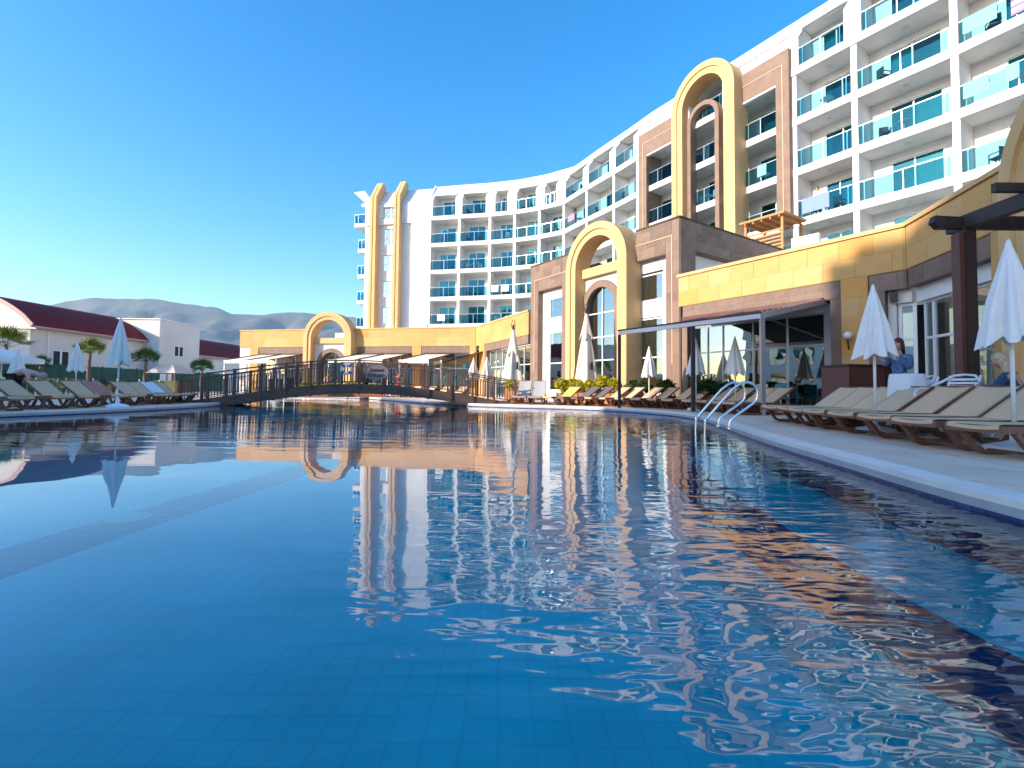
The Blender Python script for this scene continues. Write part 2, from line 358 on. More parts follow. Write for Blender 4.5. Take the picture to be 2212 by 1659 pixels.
# ------------------------------------------------------------------ pool, deck, ground
POOL = [(3.15,3.0),(3.2,0),(3.0,-4),(1.0,-9),(-4,-11),(-10,-9),(-14,-3),(-14.5,4),(-12.6,9),(-11.9,11.3),(-11.3,13.4),(-11.1,16),(-11.3,18.6),(-12.8,22),(-16,28),(-20,33),(-17,36),(-11,33.5),
        (-7.6,29),(-5.2,25.2),(-2.6,21.8),(-1.2,20.55),(.7,19.5),(2.4,18.75),(3.9,17.3),(4.75,15.4),(5.0,13.6),(4.75,11.6),(4.15,8.9),(3.72,6.9),(3.42,5.0)]
def catmull(P, k=5):
    out = []; N = len(P)
    for i in range(N):
        p0, p1, p2, p3 = [Vector(P[(i+j-1) % N]) for j in range(4)]
        for t in range(k):
            t /= k; out.append(.5*((2*p1)+(-p0+p2)*t+(2*p0-5*p1+4*p2-p3)*t*t+(-p0+3*p1-3*p2+p3)*t**3))
    return out
PO = catmull(POOL)
def offset(P, d):
    out = []; N = len(P)
    for i in range(N):
        t = (P[(i+1) % N]-P[i-1]).normalized(); out.append(P[i]+Vector((t.y, -t.x))*d)
    return out
# orientation: make +d point out of the pool
_area = sum(PO[i].x*PO[(i+1) % len(PO)].y-PO[(i+1) % len(PO)].x*PO[i].y for i in range(len(PO)))
SG = 1 if _area > 0 else -1
NP = len(PO)
def ring(A, za, B, zb, mb):
    n = len(A); o = [(p[0], p[1], za) for p in A]+[(p[0], p[1], zb) for p in B]
    mb.add(o, [(i, (i+1) % n, n+(i+1) % n, n+i) for i in range(n)]); return mb
CO = offset(PO, SG*.26)
def struct(name, mb, m, parent=None, smooth=False): 
    o = mb.build(name, m, parent, smooth)
    if not parent: o['kind'] = 'structure'
    return o
UPF = [tuple(range(NP)) if SG > 0 else tuple(range(NP-1, -1, -1))]     # face winding that looks up
water = struct('water', MB().add([(p.x, p.y, 0) for p in offset(PO, SG*.02)], UPF), 'water')
# pool shell
IN_ = offset(PO, 0)
shell = MB(); ring(PO, .025, PO, -.9, shell); struct('pool_wall', shell, 'navy_tile')
FL = -.72
struct('pool_floor', MB().add([(p.x, p.y, FL) for p in offset(PO, SG*.03)], [tuple(range(NP))]), 'pool_tile')
# shallow ledge along the right bank with a navy tiled nosing
idx = [i for i in range(NP) if PO[i].x > 2.4 and -6 < PO[i].y < 10.5]
idx = sorted(idx, key=lambda i: PO[i].y)
led = MB(); nos = MB(); face = MB()
LZ = -.34
def ledge_pts(y, e):
    w = .95 if y < 8 else .95*max(0, (10.6-y)/2.6)
    return w
prev = None
for i in idx:
    p = PO[i]; nrm = (offset(PO, SG*1.0)[i]-p)
    w = ledge_pts(p.y, 0); a = p+nrm*.02; b = p-nrm*(w); c = p-nrm*(w+.6)
    if prev:
        pa, pb, pc = prev
        led.quad((pa.x,pa.y,LZ), (a.x,a.y,LZ), (b.x,b.y,LZ), (pb.x,pb.y,LZ))
        nos.quad((pb.x,pb.y,LZ), (b.x,b.y,LZ), (c.x,c.y,LZ), (pc.x,pc.y,LZ))
        face.quad((pc.x,pc.y,LZ), (c.x,c.y,LZ), (c.x,c.y,FL), (pc.x,pc.y,FL))
    prev = (a, b, c)
struct('pool_ledge', led, 'pool_tile'); struct('ledge_nosing', nos, 'navy_tile'); struct('ledge_riser', face, 'pool_tile')
# lane band on the floor
def band(pts, w, z, name, m):
    mb = MB(); pts = [Vector(p) for p in pts]; L = []
    for i, p in enumerate(pts):
        d = (pts[min(i+1, len(pts)-1)]-pts[max(i-1, 0)]).normalized(); q = Vector((d.y, -d.x))*w/2; L.append((p+q, p-q))
    for (a, b), (c, d) in zip(L, L[1:]): mb.quad((a.x,a.y,z), (c.x,c.y,z), (d.x,d.y,z), (b.x,b.y,z))
    return struct(name, mb, m)
band([(-4.6,-3), (-4.4,2), (-4.28,4.6), (-4.0,7.2), (-3.7,10), (-3.3,12.8), (-2.7,15.4), (-1.9,18.4)], .74, FL+.004, 'floor_band', 'violet_tile')
dr = MB(); dr.lathe([(.22, FL+.008), (.22, FL+.03), (.18, FL+.034)], -4.28, 5.5, 20); tag(dr.build('floor_light', 'steel_white'), 'round pale underwater light set on the violet floor band', 'light')
# coping and deck
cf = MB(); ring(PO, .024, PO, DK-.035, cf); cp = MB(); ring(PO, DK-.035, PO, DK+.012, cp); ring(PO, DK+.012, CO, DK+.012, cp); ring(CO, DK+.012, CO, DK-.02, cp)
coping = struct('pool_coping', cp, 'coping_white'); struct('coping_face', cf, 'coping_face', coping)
jt = MB()
tot = 0; 
for i in range(NP):
    a, b = PO[i], PO[(i+1) % NP]; d = (b-a).length; tot += d
    if tot > .9:
        tot = 0; n_ = (CO[i]-a).normalized(); t_ = Vector((-n_.y, n_.x))*.004; c = CO[i]
        jt.quad((*(a+t_), DK+.016), (*(c+t_), DK+.016), (*(c-t_), DK+.016), (*(a-t_), DK+.016))
j_ = jt.build('coping_joint', 'joint_grey', coping); j_['kind'] = 'stuff'
C2 = offset(PO, SG*.30)
g1 = MB(); ring(CO, DK-.006, C2, DK-.006, g1); struct('drain_channel', g1, 'joint_grey')
cen = Vector((-3, 12))
far1 = [cen+(p-cen).normalized()*75 for p in C2]
dk = MB(); ring(C2, DK, far1, DK, dk); deck = struct('pool_deck', dk, 'deck_stone')
djm = MB()
for i in range(0, NP, 3):
    a, b = C2[i], far1[i]; d = (b-a).normalized(); t_ = Vector((-d.y, d.x))*.005; e = a+d*14
    djm.quad((*(a+t_), DK+.003), (*(e+t_), DK+.003), (*(e-t_), DK+.003), (*(a-t_), DK+.003))
for k in (1.3, 2.9, 4.5):
    A1, A2 = offset(PO, SG*k), offset(PO, SG*(k+.01)); ring(A1, DK+.004, A2, DK+.004, djm)
j2 = djm.build('deck_joint', 'coping_face', deck); j2['kind'] = 'stuff'
far2 = [cen+(p-cen).normalized()*3600 for p in C2]
gd = MB(); ring(far1, DK, far2, DK, gd); struct('ground', gd, 'soil_ground')

# ------------------------------------------------------------------ mountains
def px(v, y, Y):   # plan point and height behind a skyline point
    a, b = v-1106, y-796.3; x = a*math.cos(ro)+b*math.sin(ro); yy = -a*math.sin(ro)+b*math.cos(ro)
    d = F_*1045+R_*x-U_*yy; d /= d.y; return d*Y+Vector((0, 0, EYE))
sk = [(-500,700),(-200,690),(0,678),(60,668),(112,660),(150,652),(205,645),(255,648),(300,647.5),(340,648),(375,655),(412,660),(450,664),(475,667),(490,675),(500,680),(530,681),(565,682),(600,678),(627,676),(655,677.5),(685,680),(720,684),(765,687),(820,690),(900,700),(1000,712),(1200,730),(1500,745),(2300,770),(3200,790)]
def skyz(v):
    for (a, b), (c, d) in zip(sk, sk[1:]):
        if a <= v <= c: t = (v-a)/(c-a); t = t*t*(3-2*t); return b+(d-b)*t
    return 790
mm = MB(); NX, NY = 260, 40; MY = 2600
P_ = []
for j in range(NY):
    t = j/(NY-1)
    for i in range(NX):
        v = -500+3700*i/(NX-1); p = px(v, skyz(v), MY); H = p.z
        Y = MY*(.55+.45*t*1.0) if t < 1 else MY
        X = p.x*Y/MY
        prof = (t**1.25)
        nzv = noise.fractal(Vector((X/260, Y/260, 0)), 1.0, 2.1, 6)*.5
        rid = abs(noise.noise(Vector((X/140, Y/420, 3.1))))
        z = H*(prof*(1+.30*nzv*(1-t)**.5*2) - .55*rid*prof*(1-t)**.6*2)
        if t >= .97: z = H+noise.noise(Vector((X/60, 2, 1)))*4
        P_.append((X, Y, max(-2, z)))
mm.add(P_, [(j*NX+i, j*NX+i+1, (j+1)*NX+i+1, (j+1)*NX+i) for j in range(NY-1) for i in range(NX-1)])
mo = mm.build('mountains', 'mountain', smooth=True); mo['kind'] = 'structure'

#@@HOTEL
# ------------------------------------------------------------------ hotel
BP = [(-9.6,54.8),(-6.15,54.05),(-2.65,53.35),(.1,52.55),(2.75,51.3),(5.2,49.6),(7.0,46.0),(8.9,42.5),(10.3,39.7),(12.55,35.98),(14.75,32.34),(16.95,28.7),(18.65,25.95),(20.95,22.45),(22.95,18.6),(24.5,14.6)]
FZ = [8.0, 11.1, 14.2, 17.3, 20.4]
NB = len(BP)-1
hotel = thing('hotel_building', (4, 50, 0), 0, 'long curved white hotel with five rows of glass railed balconies', 'building')
def hb(mb, name, m, parent=None, smooth=False, kind=None): return mb.build(name, m, parent or hotel, smooth, root=hotel, kind=kind)
frames = [Fr(BP[i], BP[i+1]) for i in range(NB)]
def mitre(i, y):
    """plan point at boundary i, y metres inwards"""
    if i == 0: n = frames[0].n; k = 1
    elif i == NB: n = frames[-1].n; k = 1
    else: n = (frames[i-1].n+frames[i].n).normalized(); k = 1/max(.5, n.dot(frames[i].n))
    return Vector((BP[i][0], BP[i][1], 0))+n*y*k
def strip(mb, i, y0, y1, z0, z1, z0b=None, z1b=None):
    """prism over bay i between depths y0..y1, mitred at both ends"""
    a, b, c, d = mitre(i, y0), mitre(i+1, y0), mitre(i+1, y1), mitre(i, y1)
    z0b = z0 if z0b is None else z0b; z1b = z1 if z1b is None else z1b
    mb.add([(a.x,a.y,z0),(b.x,b.y,z0),(c.x,c.y,z0b),(d.x,d.y,z0b),(a.x,a.y,z1),(b.x,b.y,z1),(c.x,c.y,z1b),(d.x,d.y,z1b)],
           [(0,3,2,1),(4,5,6,7),(0,1,5,4),(1,2,6,5),(2,3,7,6),(3,0,4,7)])
DEP = 1.6
for k, z in enumerate(FZ):
    mb = MB()
    for i in range(NB): strip(mb, i, -.02 if k < 4 else -.06, DEP+.2, z-.45, z)
    hb(mb, 'slab', 'white_wall')
w = MB(); 
for i in range(NB): strip(w, i, .0, .25, 0, FZ[0]-.45)     # wall below the first row
for i in range(NB): strip(w, i, 9.0, 9.3, 0, 24.3)
hb(w, 'wall', 'white_wall')
# partitions
for i in range(NB+1):
    n = (mitre(i, 1)-mitre(i, 0)).normalized(); t = Vector((n.y, -n.x, 0))*.15
    a = mitre(i, .03); b = mitre(i, DEP+.15); q = [a-t, a+t, b+t, b-t]
    mb = MB(); mb.add([(p.x, p.y, FZ[0]) for p in q]+[(p.x, p.y, FZ[4]-.46) for p in q], [(0,3,2,1),(4,5,6,7),(0,1,5,4),(1,2,6,5),(2,3,7,6),(3,0,4,7)])
    hb(mb, 'partition', 'white_wall')
ZS, ZT, YT = 22.25, 24.42, 1.75         # slope start, slope top, depth of slope top
LZ_, LY_ = 22.95, .56
rnd = random.Random(3)
wallmb = MB(); piers = MB(); slope = MB(); seams = MB(); soff = MB()
CUR = ['curtain', 'curtain', 'curtain_grey']
def door(fr, x0, x1, z, style, yb=DEP):
    """sliding balcony door set in the back wall"""
    H = 2.2; f = MB(fr); t = .07
    f.box(x0, x1, yb+.03, yb+.10, z+H-t, z+H); f.box(x0, x1, yb+.03, yb+.10, z+.02, z+.02+t)
    xm = (x0+x1)/2+(.12 if style % 2 else -.1)
    for x in (x0, x1-t, xm-t/2): f.box(x, x+t, yb+.03, yb+.10, z+.02+t, z+H-t)
    f.box(x0-.06, x1+.06, yb-.03, yb+.02, z+H, z+H+.07)
    F = hb(f, 'window', 'white_trim')
    for a, b in ((x0+t, xm-t/2), (xm+t/2, x1-t)):
        g = MB(fr); g.quad((a, yb+.065, z+.09), (b, yb+.065, z+.09), (b, yb+.065, z+H-t), (a, yb+.065, z+H-t)); hb(g, 'pane', 'hotel_glass', F)
    c = MB(fr); n = 14
    def curt(a, b):
        for q in range(n):
            xa, xb = a+(b-a)*q/n, a+(b-a)*(q+1)/n; ya, yb_ = yb+.22+.04*(q % 2), yb+.22+.04*((q+1) % 2)
            c.quad((xa, ya, z+.05), (xb, yb_, z+.05), (xb, yb_, z+H), (xa, ya, z+H))
    if style % 4 == 0: curt(x0, x0+(x1-x0)*.42)
    elif style % 4 == 1: curt(x0, x1)
    elif style % 4 == 2: curt(xm, x1)
    else: curt(x0, x0+.3); curt(x1-.35, x1)
    hb(c, 'curtain', CUR[style % 3], F)
    r = MB(fr); r.quad((x0-.3, yb+1.6, z), (x1+.3, yb+1.6, z), (x1+.3, yb+1.6, z+2.5), (x0-.3, yb+1.6, z+2.5)); r.quad((x0-.3, yb+.2, z+.001), (x1+.3, yb+.2, z+.001), (x1+.3, yb+1.6, z+.001), (x0-.3, yb+1.6, z+.001)); hb(r, 'room', 'room_wall', F)
def railing(fr, x0, x1, z, posts=3):
    m_ = MB(fr); m_.tube([(x0, .04, z+1.08), (x1, .04, z+1.08)], .022, 6)
    P = [x0+.22+(x1-x0-.44)*i/(posts-1) for i in range(posts)]
    for p in P:
        m_.box(p-.02, p+.02, .02, .06, z, z+1.06)
    Rr = hb(m_, 'railing', 'rail_metal')
    xs = [x0]+[(a) for a in P[1:-1]]+[x1]
    for a, b in zip(xs, xs[1:]):
        g = MB(fr); g.quad((a+.03, -.01, z+.03), (b-.03, -.01, z+.03), (b-.03, -.01, z+1.0), (a+.03, -.01, z+1.0)); hb(g, 'glass_panel', 'rail_glass', Rr)
BROWN = (8, 9, 10)
for i in range(NB):
    fr = frames[i]; L = fr.L
    dx0, dx1 = (.26*L, .80*L) if i % 2 == 0 else (.30*L, .84*L)
    if i < 2: dx0, dx1 = .19*L, .76*L
    for k in range(4):
        z = FZ[k]
        wallmb.T = fr; wallmb.wall(.0, L, z, z+2.65, DEP, DEP+.15, [(dx0, dx1, z, z+2.2)])
        door(fr, dx0, dx1, z, rnd.randrange(12)); railing(fr, .17, L-.17, z)
        l = MB(fr); l.lathe([(.001, z+2.62), (.13, z+2.62), (.15, z+2.66)], L*.5, .8, 12); hb(l, 'ceiling_lamp', 'grey_ac')
    # dormer storey
    z = FZ[4]; a, b = .09*L+.02, .86*L
    if i in (2, 4): a, b = .22*L, .70*L
    open_ = i not in (8, 10)
    wallmb.T = fr; da, db = a+.25*(b-a), a+.95*(b-a)
    if open_: wallmb.wall(a-.1, b+.1, z, LZ_, DEP, DEP+.15, [(da, db, z, z+2.2)]); door(fr, da, db, z, rnd.randrange(12)); railing(fr, a, b, z+.05, 3)
    piers = MB()
    piers.T = fr; slope.T = fr
    if i == 8 or i == 10 or i == 9: pass
    for (p, q) in (((0, a), (b, L)) if open_ else ((0, L),)):
        piers = MB(fr)
        if p == 0: A0 = mitre(i, 0); 
        piers.box(p+.002, q-.002, 0, .18, z+.001, ZS); hb(piers, 'dormer_wall', 'white_wall')
    # jambs and soffit
    for x in ((a, b) if open_ else ()):
        piers = MB(fr); piers.xprism([(.19, z+.01), (.19, ZS+.2), (LY_, LZ_-.02), (DEP, LZ_-.02), (DEP, z+.01)], x-.12 if x == a else x, x if x == a else x+.12); hb(piers, 'dormer_cheek', 'white_wall')
    if open_: hb(MB(fr).box(a, b, LY_-.02, DEP, LZ_, LZ_+.08), 'dormer_soffit', 'white_wall')
    # slope skin with the dormer cut out
    def yz(t): return (t*YT, ZS+t*(ZT-ZS))
    tl = LY_/YT
    def sl_quad(x0_, x1_, t0, t1, mt0=None, mt1=None):
        (ya, za), (yb, zb) = yz(t0), yz(t1)
        def e(x, y):
            if x <= 0: return mitre(i, y)
            if x >= L: return mitre(i+1, y)
            return fr(x, y, 0)
        q = [e(x0_, ya), e(x1_, ya), e(x1_, yb), e(x0_, yb)]; zz = [za, za, zb, zb]
        th_ = .07; o = len(slope.v)
        slope.T = IDF
        slope.add([(p.x, p.y, s_) for p, s_ in zip(q, zz)]+[(p.x+fr.n.x*.05, p.y+fr.n.y*.05, s_-th_) for p, s_ in zip(q, zz)], [(0,1,2,3),(7,6,5,4),(0,4,5,1),(1,5,6,2),(2,6,7,3),(3,7,4,0)])
    sl_quad(0, a, 0, 1); sl_quad(b, L, 0, 1); sl_quad(a, b, tl if open_ else 0, 1)
    # lip over the dormer
    lip = MB(fr); lip.box(a-.06, b+.06, LY_-.20, LY_+.1, LZ_-.02, LZ_+.10); hb(lip, 'dormer_lip', 'white_panel')
    x = .2
    while x < L-.1:
        t0 = tl+.08 if open_ and a-.05 < x < b+.05 else 0.0
        (ya, za), (yb, zb) = yz(t0), yz(1)
        seams.T = fr; seams.bar((x, ya, za+.02), (x, yb, zb+.02), .035, .05); x += .42
    # fascia and flat roof
    cap = MB(); strip(cap, i, YT-.1, YT+.3, ZT, ZT+.12); hb(cap, 'roof_edge', 'white_panel')
    fl = MB(); strip(fl, i, YT+.3, 9.2, ZT-.1, ZT+.03); hb(fl, 'roof', 'grey_ac')
hb(wallmb, 'balcony_back_wall', 'white_wall'); hb(slope, 'mansard_roof', 'white_panel')
s_ = hb(seams, 'roof_seam', 'white_panel'); s_['kind'] = 'stuff'
fin = MB(frames[0]); fin.xprism([(-.05, 22.2), (YT, ZT+.35), (YT+.5, ZT+.35), (YT+.5, 22.2)], -.12, .0); hb(fin, 'roof_fin', 'white_panel')
vent = MB(frames[3])
# brown stone frame over bays 8..10 and the tall yellow arch
A8, B11 = BP[8], BP[11]; fb = Fr(A8, B11)
o_ = -.32
bf = MB(fb)
bf.box(.45, 1.30, o_, .02, 8.0, 21.7); bf.box(1.30, 5.3, o_, .02, 19.82, 21.7)
bf.box(.45, 1.30, .02, 1.4, 8.0, 19.8)
bf2 = MB(fb); bf2.box(9.0, 11.93, o_, .02, 19.82, 21.7); bf2.box(11.93, 12.75, o_, .02, 10.7, 21.7); hb(bf2, 'stone_frame', 'brown_stone')
frame = hb(bf, 'stone_frame', 'brown_stone')
gl = MB(fb)
for (a, b, c, d) in ((.9, .94, 10, 20.86), (12.33, 12.37, 11.2, 20.86)): gl.box(a, b, o_-.03, o_-.005, c, d)
gl.box(.94, 4.6, o_-.03, o_-.005, 20.82, 20.86); gl.box(9.7, 12.33, o_-.03, o_-.005, 20.82, 20.86); hb(gl, 'stone_line', 'peach_line', frame)
sf = MB(fb); sf.box(1.32, 5.3, o_+.03, .0, 19.70, 19.815); hb(sf, 'soffit_trim', 'white_trim', frame); sf = MB(fb); sf.box(9.0, 11.92, o_+.03, .0, 19.70, 19.815); hb(sf, 'soffit_trim', 'white_trim', frame)
ta = MB(fb); ta.arch(7.15, 2.55, 2.12, 21.1, 8.0, -1.2, .3); ta2 = MB(fb); ta2.arch(7.15, 2.115, 1.68, 21.1, 8.0, -1.10, .2)
TA = hb(ta, 'tall_arch', 'arch_yellow'); hb(ta2, 'arch_reveal', 'arch_yellow', TA)
ia = MB(fb); ia.arch(6.8, 1.32, 1.0, 20.0, 8.0, -.60, .1); hb(ia, 'inner_arch', 'brown_stone')
for x_ in (5.0, 9.15):
    pp = MB(fb); pp.box(x_-.15 if x_ > 6 else x_+.35, x_+.1 if x_ > 6 else x_+.6, -.45, .0, 19.9, 21.6); hb(pp, 'arch_bracket', 'white_wall')
# brown stone cladding slabs on the frame, alternately toned
def slabs(fr_, parent, root, regions, w_, h_, mats, y, seed, thick=.02, name='stone', flip=False):
    rr = random.Random(seed); cnt = 0; cache = {}
    ang = math.atan2(fr_.u.y, fr_.u.x)
    for (x0, x1, z0, z1) in regions:
        row = 0; z = z0
        while z < z1-.05:
            hh = min(h_, z1-z); x = x0-(w_*.5 if row % 2 else 0)
            while x < x1-.03:
                a = max(x, x0); b = min(x+w_, x1)
                if b-a > .08:
                    key = (round(b-a, 2), round(hh, 2), rr.randrange(len(mats)))
                    if key not in cache:
                        mb = MB(); mb.box(.006, key[0]-.002, -thick, 0, .002, key[1]-.002); me = mb.build(name, mats[key[2]]); cache[key] = me.data; bpy.data.objects.remove(me)
                    o = bpy.data.objects.new(name, cache[key]); COL.objects.link(o); o.parent = parent
                    p = fr_(a, y-rr.uniform(0, .003), z)-root.location; o.location = p; o.rotation_euler = (0, 0, ang); cnt += 1
                x += w_
            z += hh; row += 1
    return cnt
BRM = ['brown_block_%d' % i for i in range(4)]; YLM = ['yellow_block_%d' % i for i in range(4)]

# left end wall with two buff columns
fe = Fr((-17.2, 56.4), (-9.6, 54.8)); Le = fe.L     # x = Le - t
X = lambda t: Le-t
ew = MB(fe); ew.wall(X(8.1) if False else -.35, Le, 0, 19.86, .28, .55, [(X(5.9), X(4.35), z+.2, z+2.1) for z in FZ[:4]])
hb(ew, 'end_wall', 'white_wall')
up = MB(fe); up.wall(-.35, Le-.05, 19.86, ZS, 0, .5, [(X(5.9), X(4.35), 20.5, 21.9)])
hb(up, 'end_parapet', 'white_wall')
wb = MB(fe); wb.box(X(2.28), Le-.16, 0.02, .27, 0, 19.85); hb(wb, 'end_panel', 'white_wall')
slp = MB(fe); slp.add([(-.3,0,ZS),(Le,0,ZS),(Le,YT,ZT),(.9,YT,ZT),(-.3,0,ZS-.1),(Le,0,ZS-.1),(Le,YT,ZT-.1),(.9,YT,ZT-.1)], [(0,1,2,3),(7,6,5,4),(0,4,5,1),(1,5,6,2),(2,6,7,3),(3,7,4,0)]); hb(slp, 'end_roof', 'white_panel')
for x in [X(2.9)+.3*k for k in range(9)]:
    sm = MB(fe); sm.bar((x, 0, ZS+.02), (x, YT, ZT+.02), .035, .05); hb(sm, 'end_roof_seam', 'white_panel')
for (t0, t1) in ((3.48, 4.22), (6.42, 7.2)):
    c = MB(fe); xm_ = (X(t1)+X(t0))/2
    for (a, b, yo) in ((X(t1), xm_-.06, -.62), (xm_-.06, xm_+.06, -.50), (xm_+.06, X(t0), -.62)):
        c.xprism([(yo, 0), (yo, 23.0), (1.0, 25.25), (1.75, 25.25), (1.75, 24.3), (.3, 22.0), (.3, 0)], a, b)
    hb(c, 'buff_column', 'arch_yellow')
for z, h in [(z+.2, 1.9) for z in FZ[:4]]+[(20.5, 1.4)]:
    y_ = .42 if z < 20 else .25
    a, b = X(5.9), X(4.35); f = MB(fe); xm_ = (a+b)/2+.2
    f.box(a, b, y_, y_+.06, z, z+.06); f.box(a, b, y_, y_+.06, z+h-.06, z+h); f.box(a, b, y_, y_+.06, z+h*.40, z+h*.40+.05)
    for x in (a, xm_-.08, b-.06): f.box(x, x+(.06 if x != xm_-.08 else .16), y_-.01, y_+.07, z, z+h)
    F = hb(f, 'window', 'white_trim')
    g = MB(fe); g.quad((a, y_+.03, z), (b, y_+.03, z), (b, y_+.03, z+h), (a, y_+.03, z+h)); hb(g, 'pane', 'hall_glass', F)
    g = MB(fe); g.quad((a+.5, y_+.2, z), (b, y_+.2, z), (b, y_+.2, z+h), (a+.5, y_+.2, z+h)); hb(g, 'curtain', 'curtain_grey', F)
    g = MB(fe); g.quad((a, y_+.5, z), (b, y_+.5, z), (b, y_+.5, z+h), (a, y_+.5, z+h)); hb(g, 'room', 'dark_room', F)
# balconies on the far end
for k, z in enumerate(FZ):
    w_ = 1.75 if k == 4 else 1.2
    s1 = MB(fe); s1.box(-.36-w_, -.36, .6, 3.2, z-.45, z); hb(s1, 'slab', 'white_wall')
    r = MB(fe); r.tube([(-.36, .64, z+1.08), (-.36-w_+.05, .64, z+1.08), (-.36-w_+.05, 3.1, z+1.08)], .022, 6)
    for p in (-.36-w_+.05, -.36-w_+.5): r.box(p-.02, p+.02, .62, .66, z, z+1.06)
    r = hb(r, 'railing', 'rail_metal')
    g = MB(fe); g.quad((-.4-w_+.05, .62, z+.03), (-.4, .62, z+.03), (-.4, .62, z+1), (-.4-w_+.05, .62, z+1)); g.quad((-.36-w_+.03, .62, z+.03), (-.36-w_+.03, 3.1, z+.03), (-.36-w_+.03, 3.1, z+1), (-.36-w_+.03, .62, z+1)); hb(g, 'glass_panel', 'rail_glass', r)
sd = MB(fe); sd.box(-.6, -.352, .55, 9, 0, 22.2); hb(sd, 'side_wall', 'white_wall')
ev = MB(fe); ev.xprism([(.6, 22.4), (.6, 22.75), (4, 22.75), (4, 22.4)], -1.2, -.3); ev.prism([(-2.3, 24.25), (-.9, 24.35), (.2, 22.9), (-.35, 22.5)], .7, 3.5); hb(ev, 'end_eave', 'white_panel')
en = MB(fe); en.wall(-.5, Le, 0, 24.3, 8.8, 9.2); hb(en, 'back_wall', 'white_wall')
#@@PODIUM
# ------------------------------------------------------------------ stone tower by the pool
Tc, Td = (7.2, 20.7), (1.118, 29.747); ft = Fr(Td, Tc); LT = ft.L
S = lambda s: LT-s
tower = thing('stone_tower', (4.2, 25.2, DK), 0, 'two storey brown stone tower with a tall yellow arch in front', 'tower')
def tb(mb, name, m, parent=None, smooth=False): return mb.build(name, m, parent or tower, smooth, root=tower)
ZTW = 8.3
b = MB(ft)
b.box(S(.73), S(0), 0, .5, DK, ZTW)                 # right pier
b.box(S(3.05), S(.73), 0, .5, 6.85, ZTW)            # right lintel
b.box(S(LT), S(10.12), 0, .5, DK, ZTW); b.box(S(10.12), S(7.9), 0, .5, 6.68, ZTW); b.box(S(7.9), S(6.75), 0, .5, DK, ZTW); b.box(S(3.05), S(2.45), .0, .5, 6.85, ZTW)
TB = tb(b, 'front_wall', 'brown_stone')
gl = MB(ft); gl.box(S(.41), S(.37), -.03, -.003, 1.9, 7.62); gl.box(S(2.45), S(.41), -.03, -.003, 7.58, 7.62); gl.box(S(10.5), S(10.46), -.03, -.003, 1.9, 7.42); gl.box(S(10.46), S(6.8), -.03, -.003, 7.38, 7.42); tb(gl, 'stone_line', 'peach_line', TB)
capm = MB(ft); capm.box(S(2.45), S(0)+.05, -.04, .6, ZTW, ZTW+.07); tb(capm, 'coping', 'dark_joint'); capm = MB(ft); capm.box(-.05, S(6.75), -.04, .6, ZTW, ZTW+.07); tb(capm, 'coping', 'dark_joint')
fs = Fr(Tc, (Tc[0]+ft.n.x*9, Tc[1]+ft.n.y*9))
sd = MB(fs); sd.wall(.5, 9, DK, ZTW, 0.002, .5, [(1.1, 5.2, DK, 7.0)]); sd.box(0, .5, .002, .2, DK, ZTW); SDW = tb(sd, 'side_wall', 'brown_stone')
sp_ = MB(fs); sp_.box(1.0, 5.4, .45, .6, DK, 7.05); tb(sp_, 'side_panel', 'white_wall')
c2 = MB(fs); c2.box(-.04, 9, -.04, .55, ZTW, ZTW+.07); tb(c2, 'coping', 'dark_joint')
slabs(fs, SDW, tower, [(0.02, 8.9, 7.0, ZTW-.02), (0.02, 1.08, DK, 7.0), (5.22, 8.9, DK+5, 7.0)], .75, .42, BRM, -.001, 11)
slabs(ft, TB, tower, [(S(.36), S(.02), DK+.02, ZTW-.02), (S(.72), S(.42), DK+.02, 7.55), (S(2.4), S(.42), 7.64, ZTW-.02), (S(2.95), S(.75), 6.87, 7.55), (S(10.44), S(7.92), 7.44, ZTW-.02), (S(10.1), S(7.92), 6.70, 7.36), (S(10.45), S(10.14), DK+.02, 7.3)], .8, .45, BRM, -.001, 12, .012)
# white infill panels with windows
wp = MB(ft); wp.wall(S(3.05), S(.73), DK, 6.85, .34, .50, [(S(2.59), S(1.13), 4.96, 6.30), (S(2.59), S(1.13), .7, 4.18)]); tb(wp, 'infill_wall', 'white_wall')
wp = MB(ft); wp.wall(S(10.12), S(7.9), DK, 6.68, .34, .50, [(S(9.45), S(8.1), 4.9, 6.09), (S(9.45), S(8.1), .7, 4.08)]); tb(wp, 'infill_wall', 'white_wall')
def win(fr_, root, x0, x1, z0, z1, y, tr=(), mul=(), t=.06, glass='hall_glass', fm='white_trim', back='dark_room', bd=.9):
    f = MB(fr_); f.box(x0, x1, y, y+.06, z0, z0+t); f.box(x0, x1, y, y+.06, z1-t, z1); f.box(x0, x0+t, y, y+.06, z0+t, z1-t); f.box(x1-t, x1, y, y+.06, z0+t, z1-t)
    for q in tr: f.box(x0+t, x1-t, y-.01, y+.07, q-t/2, q+t/2)
    for q in mul: f.box(q-t/2, q+t/2, y-.012, y+.072, z0+t, z1-t)
    F = f.build('window', fm, root, root=root)
    xs = [x0]+list(mul)+[x1]; zs = [z0]+list(tr)+[z1]
    for a, b_ in zip(xs, xs[1:]):
        for c_, d_ in zip(zs, zs[1:]):
            g = MB(fr_); g.quad((a, y+.03, c_), (b_, y+.03, c_), (b_, y+.03, d_), (a, y+.03, d_)); g.build('pane', glass, F, root=root)
    g = MB(fr_); g.quad((x0-.2, y+bd, z0-.2), (x1+.2, y+bd, z0-.2), (x1+.2, y+bd, z1+.2), (x0-.2, y+bd, z1+.2)); g.build('room', back, F, root=root)
    return F
for (a, b_) in ((S(2.59), S(1.13)), (S(9.45), S(8.1))):
    win(ft, tower, a, b_, 4.95, 6.2, .36); win(ft, tower, a, b_, .7, 4.14, .36, tr=(2.3,))
